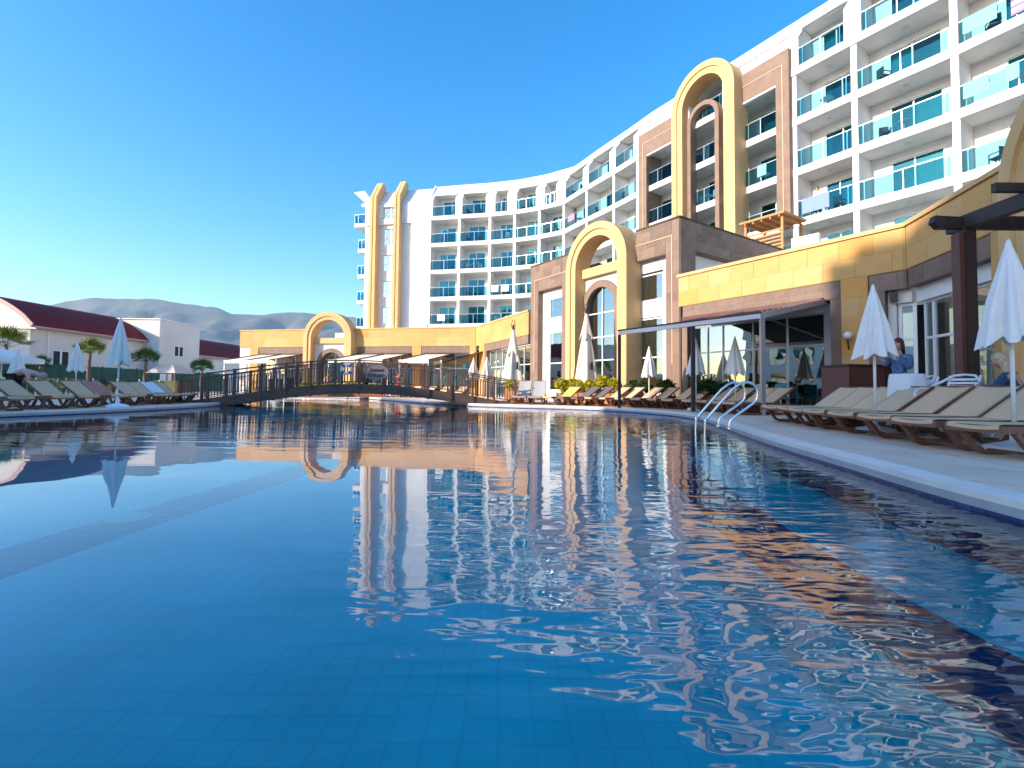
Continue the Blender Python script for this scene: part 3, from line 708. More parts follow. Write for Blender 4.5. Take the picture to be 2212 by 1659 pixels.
# arch bay
ca, R_a = S(4.6), 2.17
wa = MB(ft); wa.box(S(6.7), S(5.95), .1, .3, DK, 6.67); wa.box(S(3.75), S(2.46), .1, .3, DK, 6.67); wa.spandrel(S(4.85), 1.1, 5.06, S(5.95), S(3.75), 6.67, .1, .3); tb(wa, 'arch_infill', 'white_wall')
rg = MB(ft); rg.arch(S(4.85), 1.38, 1.0, 5.06, DK, -.02, .28); tb(rg, 'window_arch', 'brown_stone')
gp = MB(ft); gp.disc_arch(S(4.85), 1.02, 5.06, DK, .22); W_ = tb(gp, 'arched_window', 'hall_glass')
mu = MB(ft); mu.box(S(4.88), S(4.82), .17, .25, DK, 6.05)
for z in (1.2, 2.3, 3.5, 4.75): mu.box(S(5.85), S(3.85), .17, .25, z-.03, z+.03)
tb(mu, 'glazing_bar', 'white_trim', W_)
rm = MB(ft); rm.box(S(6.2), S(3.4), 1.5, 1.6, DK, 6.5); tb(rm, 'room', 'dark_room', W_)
lt = MB(ft); lt.box(S(6.72), S(2.5), -.15, .55, 6.67, 7.15); tb(lt, 'arch_beam', 'arch_yellow')
a1 = MB(ft); a1.arch(ca, R_a, 1.83, 7.06, DK, -.68, .5); AA = tb(a1, 'yellow_arch', 'arch_yellow'); a2 = MB(ft); a2.arch(ca, 1.825, 1.5, 7.06, DK, -.60, .42); tb(a2, 'arch_reveal', 'arch_yellow', AA)
# tower body and roof behind, hidden by the parapet
bd = MB(ft); bd.box(.1, LT-.55, .6, 8.6, DK, 6.4); 
bd2 = MB(ft); bd2.box(S(6.7), S(2.5), .62, .7, DK, 6.4)
tb(MB(ft).box(.1, S(6.75), 1.7, 8.6, DK, 8.0), 'tower_body', 'dark_room'); tb(MB(ft).box(S(2.45), LT-.7, 1.7, 8.6, DK, 8.0), 'tower_body', 'dark_room'); tb(MB(ft).box(S(6.75), S(2.45), 1.7, 8.6, DK, 6.3), 'tower_body', 'white_wall')

# ------------------------------------------------------------------ right restaurant wing
WA, WB_, WC = (7.1, 20.6), (11.4, 13.9), (10.8, 11.3); f1 = Fr(WA, WB_); f2 = Fr(WB_, WC); L1_ = f1.L
u2 = f2.u
wing = thing('poolside_restaurant', (10, 16, DK), 0, 'yellow single storey restaurant wing beside the loungers, right of the tower', 'building')
def wbld(mb, name, m, parent=None): return mb.build(name, m, parent or wing, root=wing)
ZY = 4.36; ZP = 5.62
def mix2(fa, fb_, y):   # corner point of the two wall lines at depth y
    a = fa(0, y, 0); d = fa.u; b = fb_(0, y, 0); e = fb_.u; k = ((b.x-a.x)*e.y-(b.y-a.y)*e.x)/(d.x*e.y-d.y*e.x); return a+d*k
yb = MB(f1); yb.box(0.02, L1_, 0, .4, ZY, ZP); YB1 = wbld(yb, 'parapet_wall', 'yellow_wall')
yb = MB(f1); yb.box(6.25, 7.0, 0, .4, DK, ZY); YB2 = wbld(yb, 'yellow_pier', 'yellow_wall')
yb = MB(f2); yb.box(0.03, 4.6, 0, .4, ZY, ZP); wbld(MB(f2).box(8.4, 9, 0, .4, ZY, ZP), 'parapet_wall', 'yellow_wall'); YB3 = wbld(yb, 'parapet_wall', 'yellow_wall')
yb = MB(f2); yb.box(3.31, 3.75, .0, .4, DK, ZY); wbld(MB(f2).box(7.8, 9.0, 0, .4, DK, ZY), 'yellow_pier', 'yellow_wall'); YB4 = wbld(yb, 'yellow_pier', 'yellow_wall')
c_ = MB(f1); c_.box(-.03, L1_+.02, -.06, .45, ZP, ZP+.12); wbld(c_, 'parapet_coping', 'arch_yellow')
c_ = MB(f2); c_.box(-.02, 4.4, -.06, .45, ZP, ZP+.12); wbld(c_, 'parapet_coping', 'arch_yellow')
slabs(f1, YB1, wing, [(.04, L1_-.06, ZY+.02, ZP-.04)], .95, .6, YLM, -.001, 5, .010, 'stone')
slabs(f1, YB2, wing, [(6.27, 6.98, DK+.02, ZY)], .95, .6, YLM, -.001, 6, .010, 'stone')
slabs(f2, YB3, wing, [(.08, 3.7, ZY+.02, ZP-.04)], .95, .6, YLM, -.001, 8, .010, 'stone')
br = MB(f1); br.box(.2, 6.23, .03, .4, 3.78, ZY); br.box(.15, .42, .03, .4, DK, 3.78); br.box(5.93, 6.23, .03, .4, DK, 3.78)
BR1 = wbld(br, 'brown_surround', 'brown_stone')
br = MB(f1); br.box(7.02, L1_-.01, .03, .4, 3.82, ZY-.004); br.box(7.02, 7.42, .03, .4, DK, 3.82); BR2 = wbld(br, 'brown_surround', 'brown_stone')
br = MB(f2); br.box(.06, 3.30, .03, .4, 3.82, ZY-.004); BR3 = wbld(br, 'brown_surround', 'brown_stone')
slabs(f1, BR1, wing, [(.22, 6.2, 3.80, ZY-.02)], 1.1, .30, BRM, .026, 21, .012)
slabs(f1, BR2, wing, [(7.04, L1_-.05, 3.84, ZY-.02)], .7, .5, BRM, .026, 22, .012); slabs(f2, BR3, wing, [(.1, 3.28, 3.84, ZY-.02)], .7, .5, BRM, .026, 23, .012)
# dark recess line over white header
hd = MB(f1); hd.box(7.42, L1_+.05, .25, .42, 3.44, 3.82); wbld(hd, 'white_header', 'white_wall'); hd = MB(f2); hd.box(-.02, 3.30, .25, .42, 3.40, 3.82); wbld(hd, 'white_header', 'white_wall')
hd = MB(f1); hd.box(7.42, 7.62, .26, .42, DK, 3.44); wbld(hd, 'white_header', 'white_wall')
win(f1, wing, .44, 5.6, DK, 3.45, .45, tr=(2.36,), mul=(1.1, 1.74+.05, 3.05, 4.31), t=.05, fm='frame_metal', bd=2.6)
wl = MB(f1); wl.box(5.6, 5.92, .3, .5, DK, 3.7); wbld(wl, 'frame_post', 'frame_metal')
wl = MB(f1); wl.box(.44, 5.6, .42, .55, 3.45, 3.78); wbld(wl, 'header_board', 'white_wall')
win(f1, wing, 7.64, L1_+.1, DK, 3.43, .36, tr=(2.36,), t=.08, bd=2.0)
win(f2, wing, .12, 3.3, DK, 3.40, .36, tr=(2.34,), mul=(.55, 1.7), t=.07, bd=2.0)
# dark rooms behind
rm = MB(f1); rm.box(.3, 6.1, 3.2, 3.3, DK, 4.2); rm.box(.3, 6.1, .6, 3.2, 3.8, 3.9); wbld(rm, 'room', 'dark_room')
fl = MB(f1); fl.box(0.1, L1_+2, .45, 9, 4.3, 4.5); wbld(fl, 'flat_roof', 'grey_ac')
# arch at the right edge
ar = MB(f2); ar.arch(6.5, 2.17, 1.86, 4.8, DK, -.5, .41); AR = wbld(ar, 'yellow_arch', 'arch_yellow'); ar = MB(f2); ar.arch(6.5, 1.855, 1.5, 4.8, DK, -.41, .40); wbld(ar, 'arch_reveal', 'arch_yellow', AR)
pn = MB(f2); pn.box(3.8, 7.79, .1, .38, DK, ZY-.01); wbld(pn, 'arch_infill', 'brown_stone')
in2 = MB(f2); in2.box(4.6, 8.4, .6, .75, DK, 7.2); wbld(in2, 'arch_back_wall', 'brown_stone')
# folding awning frame in front of the tower and wing
P0, P1, P2 = Vector((4.0, 18.0, 0)), Vector((5.75, 15.35, 0)), Vector((7.0, 13.5, 0))
aw = thing('terrace_awning', (5.6, 15.6, DK), 0, 'large metal framed awning with a dark fabric roof before the restaurant', 'awning')
def ab(mb, name, m, parent=None): return mb.build(name, m, parent or aw, root=aw)
hz = 2.9; q3 = f1(5.75, -.02, 3.75); q0 = f1(-.0, -.6, 3.72)
fbm = MB(); fbm.bar((*P0.xy, hz), (*P2.xy, hz), .14, .13); ab(fbm, 'front_beam', 'frame_metal')
fbm = MB(); fbm.bar((*(P0.xy-Vector((.05,.0))), hz+.10), (*P2.xy, hz+.10), .08, .05); ab(fbm, 'fabric_roll', 'cabinet_dark')
for p in (P1, P2): ab(MB().bar((*p.xy, DK), (*p.xy, hz-.065), .11, .11), 'post', 'frame_metal' if p is P2 else 'dark_wood')
ab(MB().bar((*P0.xy, DK), (*P0.xy, hz-.065), .10, .10), 'post', 'dark_wood')
ab(MB().bar((P2.x, P2.y, hz+.02), q3, .10, .16), 'side_rail', 'frame_metal'); ab(MB().bar((P1.x, P1.y, hz+.05), f1(3.0, -.02, 3.75), .07, .10), 'side_rail', 'frame_metal')
w0 = f1(1.2, -.02, 3.76); w1 = q3
m0 = P0.lerp(P2, .18)
fabm = MB(); N_ = 12
for i in range(N_):
    t0, t1 = i/N_, (i+1)/N_; sag = lambda t: -.05*math.sin(math.pi*((t*3) % 1))
    a = Vector((*m0.lerp(P2, t0).xy, hz+.08)); b_ = Vector((*m0.lerp(P2, t1).xy, hz+.08)); c2_ = w0.lerp(w1, t1); d2 = w0.lerp(w1, t0)
    fabm.quad(tuple(a), tuple(b_), tuple(c2_), tuple(d2))
fo = ab(fabm, 'fabric', 'dark_fabric')
ab(MB(f1).box(.3, 5.75, -.16, .02, 3.70, 3.86), 'cassette', 'cabinet_brown')
vl = MB(); 
for i in range(26):
    t = i/25; a = Vector((P2.x, P2.y, hz+.12)).lerp(q3, t); vl.lathe([(.012, a.z), (.02, a.z+.02), (.012, a.z+.04)], a.x, a.y, 6) if i % 2 == 0 else None
ab(vl, 'light_string', 'globe')

# pergola of dark wood at the right
pg = thing('dark_pergola', (8.0, 8.5, DK), 0, 'dark wooden pergola post and beams at the right edge', 'pergola')
def pb(mb, name, m='dark_wood', parent=None): return mb.build(name, m, parent or pg, root=pg)
pb(MB().box(7.90, 8.10, 8.36, 8.56, DK, 3.68), 'post'); pb(MB().box(7.82, 7.899, 8.38, 8.54, DK, 3.60), 'post_lit_side', 'cabinet_brown')  # lighter brown strip puts the post's sunlit side into colour
pb(MB().box(7.92, 8.08, 3.0, 8.75, 3.69, 3.93), 'main_beam')
raf = MB(); raf.prism([(7.40, 3.80), (7.50, 3.70), (7.91, 3.70), (7.91, 3.90), (7.44, 3.92)], 8.40, 8.52); raf.box(8.085, 12, 8.40, 8.52, 3.70, 3.92); pb(raf, 'cross_beam')
for y in (7.4, 6.3, 5.2, 4.1): pb(MB().box(7.5, 12, y, y+.08, 3.94, 4.08), 'rafter')
pb(MB().box(11.6, 11.8, 8.36, 8.56, DK, 3.69), 'post'); pb(MB().box(7.90, 8.10, 3.2, 3.4, DK, 3.69), 'post')

# orange wooden terrace shelter and white terrace wall behind the tower
tp = thing('roof_terrace_shelter', (14.2, 27.2, 8.3), 0, 'small orange timber shelter on the roof terrace below the brown frame', 'shelter')
f5 = Fr((13.2, 27.4), (15.2, 24.4))
ft5 = MB(f5); 
for x, y in ((0.05, 0), (2.1, 0), (0.05, 2), (2.1, 2)): MB(f5).box(x, x+.12, y, y+.12, 8.0, 10.17).build('post', 'warm_wood', tp, root=tp)
MB(f5).box(-.15, 2.35, -.15, 2.3, 10.30, 10.42).build('roof_board', 'warm_wood', tp, root=tp)
for i in range(5): MB(f5).box(.1+i*.48, .18+i*.48, -.1, 2.2, 10.18, 10.295).build('rafter', 'warm_wood', tp, root=tp)
for i in range(6): MB(f5).box(.18, 2.09, .03, .07, 8.5+i*.2, 8.6+i*.2).build('slat', 'warm_wood', tp, root=tp)
tw = MB(Fr((14.6, 25.1), (17.9, 20.7))); tw.box(0, 1.3, 0, .25, 4.3, 8.8); tag(tw.build('terrace_wall', 'white_wall'), 'white terrace wall rising behind the yellow restaurant parapet', 'wall')

# ------------------------------------------------------------------ left restaurant wing
LL = [(-24.1, 42.7), (-2.9, 38.5), (1.0, 30.0)]
g2 = Fr(LL[0], LL[1]); g1_ = Fr(LL[1], LL[2])
lw = thing('far_restaurant', (-13, 41, DK), 0, 'low yellow restaurant wing with cream awnings behind the bridge', 'building')
def lb(mb, name, m, parent=None): return mb.build(name, m, parent or lw, root=lw)
LG = g2.L; T = lambda s: LG-s      # s measured from the bend
cc = T(12.7)
lb(MB(g2).box(0, cc-1.86, 0, .4, 4.17, 5.62), 'parapet_wall', 'yellow_wall'); lb(MB(g2).box(cc+1.86, LG, 0, .4, 4.17, 5.62), 'parapet_wall', 'yellow_wall'); lb(MB(g1_).box(0.02, g1_.L, 0, .4, 4.17, 5.62), 'parapet_wall', 'yellow_wall')
lb(MB(g2).box(-.05, cc-1.9, -.06, .45, 5.62, 5.72), 'parapet_coping', 'arch_yellow'); lb(MB(g2).box(cc+1.9, LG+.02, -.06, .45, 5.62, 5.72), 'parapet_coping', 'arch_yellow'); lb(MB(g1_).box(.04, g1_.L, -.06, .45, 5.62, 5.72), 'parapet_coping', 'arch_yellow')
for (a, b_) in ((20.55, 19.75), (15.26, 14.8), (10.5, 10.3), (5.4, 4.62), (.5, 0)): lb(MB(g2).box(T(a), T(b_), 0, .4, DK, 4.17), 'yellow_pier', 'yellow_wall')
lb(MB(g1_).box(.75, 1.9, 0, .4, DK, 4.17), 'yellow_pier', 'yellow_wall')
slabs(g2, lw.children[0], lw, [(.05, cc-2.2, 4.19, 5.6), (cc+2.2, LG-.05, 4.19, 5.6)], 2.4, .7, YLM, -.001, 31, .010)
def bay(fr_, x0, x1):
    lb(MB(fr_).box(x0, x1, .04, .4, 3.62, 4.168), 'brown_surround', 'brown_stone'); lb(MB(fr_).box(x0, x0+.25, .04, .4, DK, 3.62), 'brown_surround', 'brown_stone')
    n = max(2, int((x1-x0)/1.1)); win(fr_, lw, x0+.27, x1-.02, DK, 3.58, .35, tr=(2.35,), mul=[x0+.3+(x1-x0-.3)*(i+1)/n for i in range(n-1)], t=.05, bd=2.2)
bay(g2, T(24), T(20.57)) if False else None
bay(g2, T(19.73), T(15.28)); bay(g2, T(10.28), T(5.42)); bay(g2, T(4.6), T(.52)); bay(g1_, 1.92, g1_.L-.1)
lb(MB(g2).box(0, T(20.57), .05, .35, DK, 4.168), 'side_panel', 'white_wall')
lb(MB(g2).box(0, LG, 3.5, 3.6, DK, 4.1), 'room', 'dark_room'); lb(MB(g2).box(0, LG+1, .4, 9, 4.2, 4.3), 'flat_roof', 'grey_ac')
cc = T(12.7)
a1 = MB(g2); a1.arch(cc, 2.2, 1.85, 4.85, DK, -.7, .45); AR = lb(a1, 'yellow_arch', 'arch_yellow'); a1 = MB(g2); a1.arch(cc, 1.845, 1.55, 4.85, DK, -.62, .4); lb(a1, 'arch_reveal', 'arch_yellow', AR)
wa = MB(g2); wa.box(cc-2.1, cc-1.1, .05, .3, DK, 4.45); wa.box(cc+1.1, cc+2.1, .05, .3, DK, 4.45); wa.spandrel(cc, 1.1, 2.7, cc-1.1, cc+1.1, 4.45, .05, .3); lb(wa, 'arch_infill', 'white_wall')
lb(MB(g2).arch(cc, 1.35, 1.0, 2.7, DK, -.02, .28), 'window_arch', 'brown_stone'); lb(MB(g2).disc_arch(cc, 1.0, 2.7, DK, .25), 'arched_window', 'hall_glass'); lb(MB(g2).box(cc-1.84, cc+1.84, -.15, .5, 4.45, 4.92), 'arch_beam', 'arch_yellow')
lb(MB(g2).box(cc-.9, cc+1.9, 2.0, 3.0, 4.3, 5.6), 'plant_room', 'white_wall')
# cut the parapet at the arch with open sky: the parapet behind is lowered
# cream awnings
def awning(fr_, x0, x1, label, sink=0):
    o = thing('awning', fr_((x0+x1)/2, -1.6, DK), 0, label, 'awning', 'cream awnings of the far restaurant')
    k = 0
    A, B_ = (x0, -.05, 3.50), (x1, -.05, 3.50); Cx = (x1-.9, -3.0, 2.85); D_ = (x0-.9, -3.0, 2.85)
    m_ = MB(fr_); m_.quad(D_, Cx, B_, A); m_.quad((x0-.9, -3.0, 2.62), (x1-.9, -3.0, 2.62), Cx, D_); m_.build('fabric', 'awning_fabric', o, root=o)
    for a, b_ in ((A, D_), (B_, Cx)):
        q = MB(fr_); a_, c_2 = Vector(a)+Vector((0,0,.03)), Vector(b_)+Vector((0,0,.03)); q.bar(tuple(a_), tuple(c_2), .07, .08); q.build('arm', 'cabinet_dark', o, root=o)
    q = MB(fr_); q.bar(D_, Cx, .06, .07); q.build('front_rail', 'white_trim', o, root=o)
    q = MB(fr_); q.bar((x0, -.06, 3.56), (x1, -.06, 3.56), .14, .12); q.build('cassette', 'cabinet_dark', o, root=o)
    for x in (x0-.85, x1-.95): MB(fr_).box(x-.04, x+.04, -3.0, -2.92, DK, 2.60).build('post', 'frame_metal', o, root=o)
awning(g2, T(19.6), T(17.5), 'cream awning furthest from the hotel, at the low wing end'); awning(g2, T(17.45), T(15.4), 'cream awning just left of the small yellow arch')
awning(g2, T(10.2), T(7.9), 'cream awning just right of the small yellow arch'); awning(g2, T(7.85), T(5.6), 'second cream awning right of the small yellow arch')
awning(g2, T(4.3), T(1.9), 'third cream awning right of the small yellow arch'); awning(g1_, -.6, 1.6, 'cream awning at the inner bend of the low wing')
#@@OBJECTS
# ------------------------------------------------------------------ arched footbridge
BA, BB = Vector((-12.9, 18.9, 0)), Vector((.15, 21.5, 0)); fbq = Fr(BA, BB); LBR = fbq.L
bridge = thing('footbridge', fbq(LBR/2, 1, DK), 0, 'arched dark brown wooden footbridge over the narrow part of the pool', 'bridge')
def gb(mb, name, m='bridge_wood', parent=None, smooth=False): return mb.build(name, m, parent or bridge, smooth, root=bridge)
def bz(x):
    t = x/LBR; return DK+.04+.76*math.sin(math.pi*min(1, max(0, t)))**1.15
WBR = 1.9; ns = 14
for y0 in (0, WBR):
    for i in range(ns):
        a, b_ = LBR*i/ns, LBR*(i+1)/ns; mb = MB(fbq); k = 4
        for q in range(k):
            xa, xb = a+(b_-a)*q/k, a+(b_-a)*(q+1)/k
            da = .40; mb.prism([(xa, bz(xa)-da), (xb, bz(xb)-da), (xb, bz(xb)-.02), (xa, bz(xa)-.02)], y0-.04, y0+.04)
        gb(mb, 'side_panel')
    rail = MB(fbq); low = MB(fbq); NQ = 48
    pts = [(LBR*i/NQ, y0, bz(LBR*i/NQ)+.98) for i in range(NQ+1)]
    for p, q in zip(pts, pts[1:]): rail.bar(p, q, .07, .05)
    gb(rail, 'handrail')
    for h in (.80, .10):
        r_ = MB(fbq); pp = [(x, y, z-.98+h) for x, y, z in pts]
        for p, q in zip(pts, pts[1:]): r_.bar((p[0], p[1], p[2]-.98+h), (q[0], q[1], q[2]-.98+h), .035, .03)
        gb(r_, 'rail')
    for i in range(ns+1):
        x = LBR*i/ns; gb(MB(fbq).box(x-.045, x+.045, y0-.085, y0-.041 if False else y0+.04, bz(x)-.43, bz(x)+1.02), 'post')
    nb = 8
    for i in range(ns):
        for j in range(1, nb):
            x = LBR*(i+j/nb)/ns; gb(MB(fbq).box(x-.014, x+.014, y0-.014, y0+.014, bz(x)+.10, bz(x)+.80), 'baluster')
pl = None
for i in range(90):
    x = LBR*(i+.5)/90; w = LBR/90*.46; sl_ = math.atan((bz(x+.05)-bz(x-.05))/.1)
    mb = MB(fbq); z = bz(x); dz = math.tan(sl_)*w
    mb.prism([(x-w, z-dz-.04), (x+w, z+dz-.04), (x+w, z+dz), (x-w, z-dz)], .05, WBR-.05); gb(mb, 'deck_plank', 'bridge_deck')
# oval sign hung on the near railing
sx = 7.35
import math as _m
sg = MB(fbq); n = 36; zc = bz(sx)+.52
outer = [(sx+.50*math.cos(2*math.pi*k/n), zc+.345*math.sin(2*math.pi*k/n)) for k in range(n)]
sg.prism(outer, -.13, -.09); SGN = gb(sg, 'oval_sign', 'sign_face')
rm_ = MB(fbq); rm_.tube([(sx+.48*math.cos(2*math.pi*k/n), -.135, zc+.325*math.sin(2*math.pi*k/n)) for k in range(n)], .014, 5, closed=True); gb(rm_, 'sign_rim', 'sign_face', SGN)
def text3d(s, size, loc, fr_, name, m, parent, root, shear=0):
    cu = bpy.data.curves.new('t', 'FONT'); cu.body = s; cu.size = size; cu.extrude = .006; cu.align_x = 'CENTER'; cu.align_y = 'CENTER'; cu.shear = shear
    cu.offset = .006
    o = bpy.data.objects.new('t', cu); COL.objects.link(o); dg = bpy.context.evaluated_depsgraph_get(); me = bpy.data.meshes.new_from_object(o.evaluated_get(dg)); bpy.data.objects.remove(o)
    p = bpy.data.objects.new(name, me); COL.objects.link(p); me.materials.clear(); me.materials.append(MAT[m]); p.parent = parent
    p.location = fr_(*loc)-root.location; p.rotation_euler = (R(90), 0, math.atan2(fr_.u.y, fr_.u.x)); return p
text3d('Lumos', .21, (sx, -.138, zc+.085), fbq, 'lettering', 'sign_text', SGN, bridge, .2)
text3d('DeLuxe', .205, (sx, -.138, zc-.13), fbq, 'lettering', 'sign_text', SGN, bridge)
# life ring
lr = MB(fbq); cxr, czr = 6.15, bz(6.15)+.62; lr.tube([(cxr+.19*math.cos(t), -.10, czr+.19*math.sin(t)) for t in [2*math.pi*k/24 for k in range(24)]], .055, 8, closed=True)
ring_ = lr.build('life_ring', 'plastic_white', smooth=True); tag(ring_, 'white and blue life ring hanging on the bridge railing', 'life ring')
for k in range(4):
    t0 = k*math.pi/2+.5; b_ = MB(fbq); b_.tube([(cxr+.19*math.cos(t0+q*.16), -.10, czr+.19*math.sin(t0+q*.16)) for q in range(4)], .060, 8); b_.build('band', 'buoy_blue', ring_)

# ------------------------------------------------------------------ sun loungers
def make_lounger(fab, label, back=33):
    t = thing('sun_lounger', (0, 0, 0), 0, label, 'sun lounger')     # foot end at x=0, head at x=1.95
    W2, Z = .295, .33
    def q(mb, n, m, p=None, sm=False): return mb.build(n, m, p or t, sm)
    for y in (-W2, W2):
        r = MB(); r.bar((0.02, y, Z-.02), (1.28, y, Z-.02), .045, .075); r.bar((1.28, y, Z-.02), (1.92, y, Z-.05), .04, .06); q(r, 'side_rail', 'resin_brown')
        # looped leg towards the foot
        l = MB(); P = [(.12, Z-.05), (.20, Z-.14), (.30, .06), (.42, .018), (.72, .018), (.84, .07), (1.0, Z-.06)]
        for a, b in zip(P, P[1:]): l.bar((a[0], y, a[1]), (b[0], y, b[1]), .055, .05)
        q(l, 'leg', 'resin_brown')
        l = MB(); P = [(1.10, Z-.05), (1.22, .06), (1.32, .018), (1.62, .018), (1.74, .08), (1.86, Z-.07)]
        for a, b in zip(P, P[1:]): l.bar((a[0], y, a[1]), (b[0], y, b[1]), .055, .05)
        q(l, 'leg', 'resin_brown')
    for x in (.45, 1.5): c = MB(); c.bar((x, -W2, .05), (x, W2, .05), .04, .03); q(c, 'cross_bar', 'resin_brown')
    e = MB(); e.bar((.0, -W2-.02, Z-.02), (.0, W2+.02, Z-.02), .05, .08); q(e, 'end_bar', 'resin_brown')
    s = MB(); n = 7
    for i in range(n):      # sling sags a little between the rails and wraps over the foot bar
        ya, yb_ = -W2+.01+(2*W2-.02)*i/n, -W2+.01+(2*W2-.02)*(i+1)/n; f = lambda y: Z+.028-.018*(1-(y/W2)**2)
        pts = [(-.03, -.04), (-.028, .0), (.02, .012), (.65, 0), (1.24, .004)]
        for (xa, da), (xb, db) in zip(pts, pts[1:]): s.quad((xa, ya, f(ya)+da), (xb, ya, f(ya)+db), (xb, yb_, f(yb_)+db), (xa, yb_, f(yb_)+da))
    q(s, 'seat', fab, sm=True)
    ang = R(back); ca_, sa = math.cos(ang), math.sin(ang); P = lambda d, y, h=0: (1.22+d*ca_-h*sa, y, Z+.0+d*sa+h*ca_)
    b = MB(); b.bar(P(0, -W2+.015), P(.80, -W2+.015), .04, .05); b.bar(P(.80, -W2), P(.80, W2), .045, .05); b.bar(P(0, W2-.015), P(.80, W2-.015), .04, .05)
    B_ = q(b, 'backrest', 'resin_brown')
    s = MB()
    for i in range(n):
        ya, yb_ = -W2+.01+(2*W2-.02)*i/n, -W2+.01+(2*W2-.02)*(i+1)/n; f = lambda y: .028-.018*(1-(y/W2)**2)
        for da, db in ((.02, .4), (.4, .80), (.80, .84)):
            ha, hb_ = (0, 0) if db < .82 else (0, -.04)
            s.quad(P(da, ya, f(ya)+ha), P(db, ya, f(ya)+hb_), P(db, yb_, f(yb_)+hb_), P(da, yb_, f(yb_)+ha))
    q(s, 'back_sling', fab, B_, True)
    for y in (-W2+.05, W2-.05): st = MB(); st.bar(P(.5, y, -.02), (1.80, y, Z-.04), .03, .025); q(st, 'back_stay', 'resin_brown')

    w = MB(); 
    return t
NB_R = [(4.95, 5.15, 2), (5.0, 5.98, 3), (5.15, 6.85, 3), (5.25, 7.72, 4), (5.35, 8.55, 4), (5.5, 9.2, 5), (5.62, 9.95, 6), (5.7, 10.6, 7)]
R_lab = ['sun lounger nearest the camera, cut by the right picture edge', 'second sun lounger from the near right edge, beside the closed umbrella', 'sun lounger just behind the pair at the right edge, near the second umbrella pole',
         'fourth sun lounger from the right edge, over the white umbrella base', 'sun lounger in front of the brown cabinet, nearer of that pair', 'sun lounger in front of the brown cabinet, farther of that pair',
         'sun lounger behind the pool ladder, nearer of its pair', 'sun lounger behind the pool ladder, farther of its pair']
proto = make_lounger('sling', R_lab[0]); GR = 'beige sun loungers along the right pool bank'; proto['group'] = GR
first = True
for (x, y, a), lab in zip(NB_R, R_lab):
    a += random.uniform(-2.5, 2.5); x += random.uniform(-.06, .06)
    if first: proto.location = (x, y, DK); proto.rotation_euler = (0, 0, R(a)); first = False
    else: dup(proto, (x, y, DK), R(a), lab, GR)
def place_row(protos, spots, labels, group):
    for (x, y, a, k), lab in zip(spots, labels): a += random.uniform(-3, 3); dup(protos[k], (x, y, DK), R(a), lab, group)
# middle group, from the ladder to the tower
mid = [(6.1, 13.6, 12), (6.1, 14.3, 14), (6.0, 15.35, 16), (5.8, 16.0, 16), (5.45, 17.0, 20), (5.1, 17.65, 20), (4.65, 18.25, 22), (4.15, 18.7, 22), (3.55, 19.15, 25), (3.05, 19.42, 25)]
ml = ['beige sun lounger seen through the ladder rails', 'beige sun lounger left of the ladder, head by the wooden planter', 'shaded sun lounger right of the small umbrella before the dark shrubs', 'shaded sun lounger left of the umbrella at the tower foot',
      'shaded sun lounger in front of the dark shrubs, nearer of its pair', 'shaded sun lounger in front of the dark shrubs, farther of its pair', 'lounger in front of the right end of the lime hedge', 'sunlit lounger by the lime hedge, second from the right end', 'sunlit beige lounger before the middle of the lime hedge', 'sunlit beige lounger next to the charcoal pair']
place_row([proto], [(x, y, a, 0) for x, y, a in mid], ml, 'beige sun loungers before the tower')
p_dark = make_lounger('sling_dark', 'right one of two charcoal loungers by the left end of the hedge'); p_dark.location = (2.5, 19.72, DK); p_dark.rotation_euler = (0, 0, R(28))
dup(p_dark, (1.98, 19.98, DK), R(28), 'left one of two charcoal loungers by the left end of the hedge')
p_lime = make_lounger('sling_lime', 'sun lounger with a lime green cover left of the charcoal pair'); p_lime.location = (1.45, 20.25, DK); p_lime.rotation_euler = (0, 0, R(42))
p_grey = make_lounger('sling_grey', 'grey upright lounger right of the orange planter, right of two', 62); p_grey.location = (.95, 20.45, DK); p_grey.rotation_euler = (0, 0, R(78))
dup(p_grey, (.30, 20.75, DK), R(78), 'grey upright lounger right of the orange planter, left of two')
def lounger_towel(x, y, a, m, label, d0=.05, d1=.8, over=True):
    b = MB(); ca_, sa = math.cos(R(33)), math.sin(R(33)); rr = random.Random(int(x*100)); n = 8
    P = lambda d, yy, h: (1.22+d*ca_-h*sa, yy, .33+d*sa+h*ca_)
    for i in range(n):
        ya, yb = -.26+.52*i/n, -.26+.52*(i+1)/n; w = lambda v: .032+.012*math.sin(v*17+x)
        b.quad(P(d0, ya, w(ya)), P(d1, ya, w(ya+1)), P(d1, yb, w(yb+1)), P(d0, yb, w(yb)))
        b.quad(P(d1, ya, w(ya+1)), P(d1+.03, ya, -.02), P(d1+.03, yb, -.02), P(d1, yb, w(yb+1))); b.quad(P(d1+.03, ya, -.02), P(d1+.03, ya, -.35), P(d1+.03, yb, -.35), P(d1+.03, yb, -.02))
    o = b.build('beach_towel', m, smooth=True); o.location = (x, y, DK); o.rotation_euler = (0, 0, R(a)); tag(o, label, 'towel')
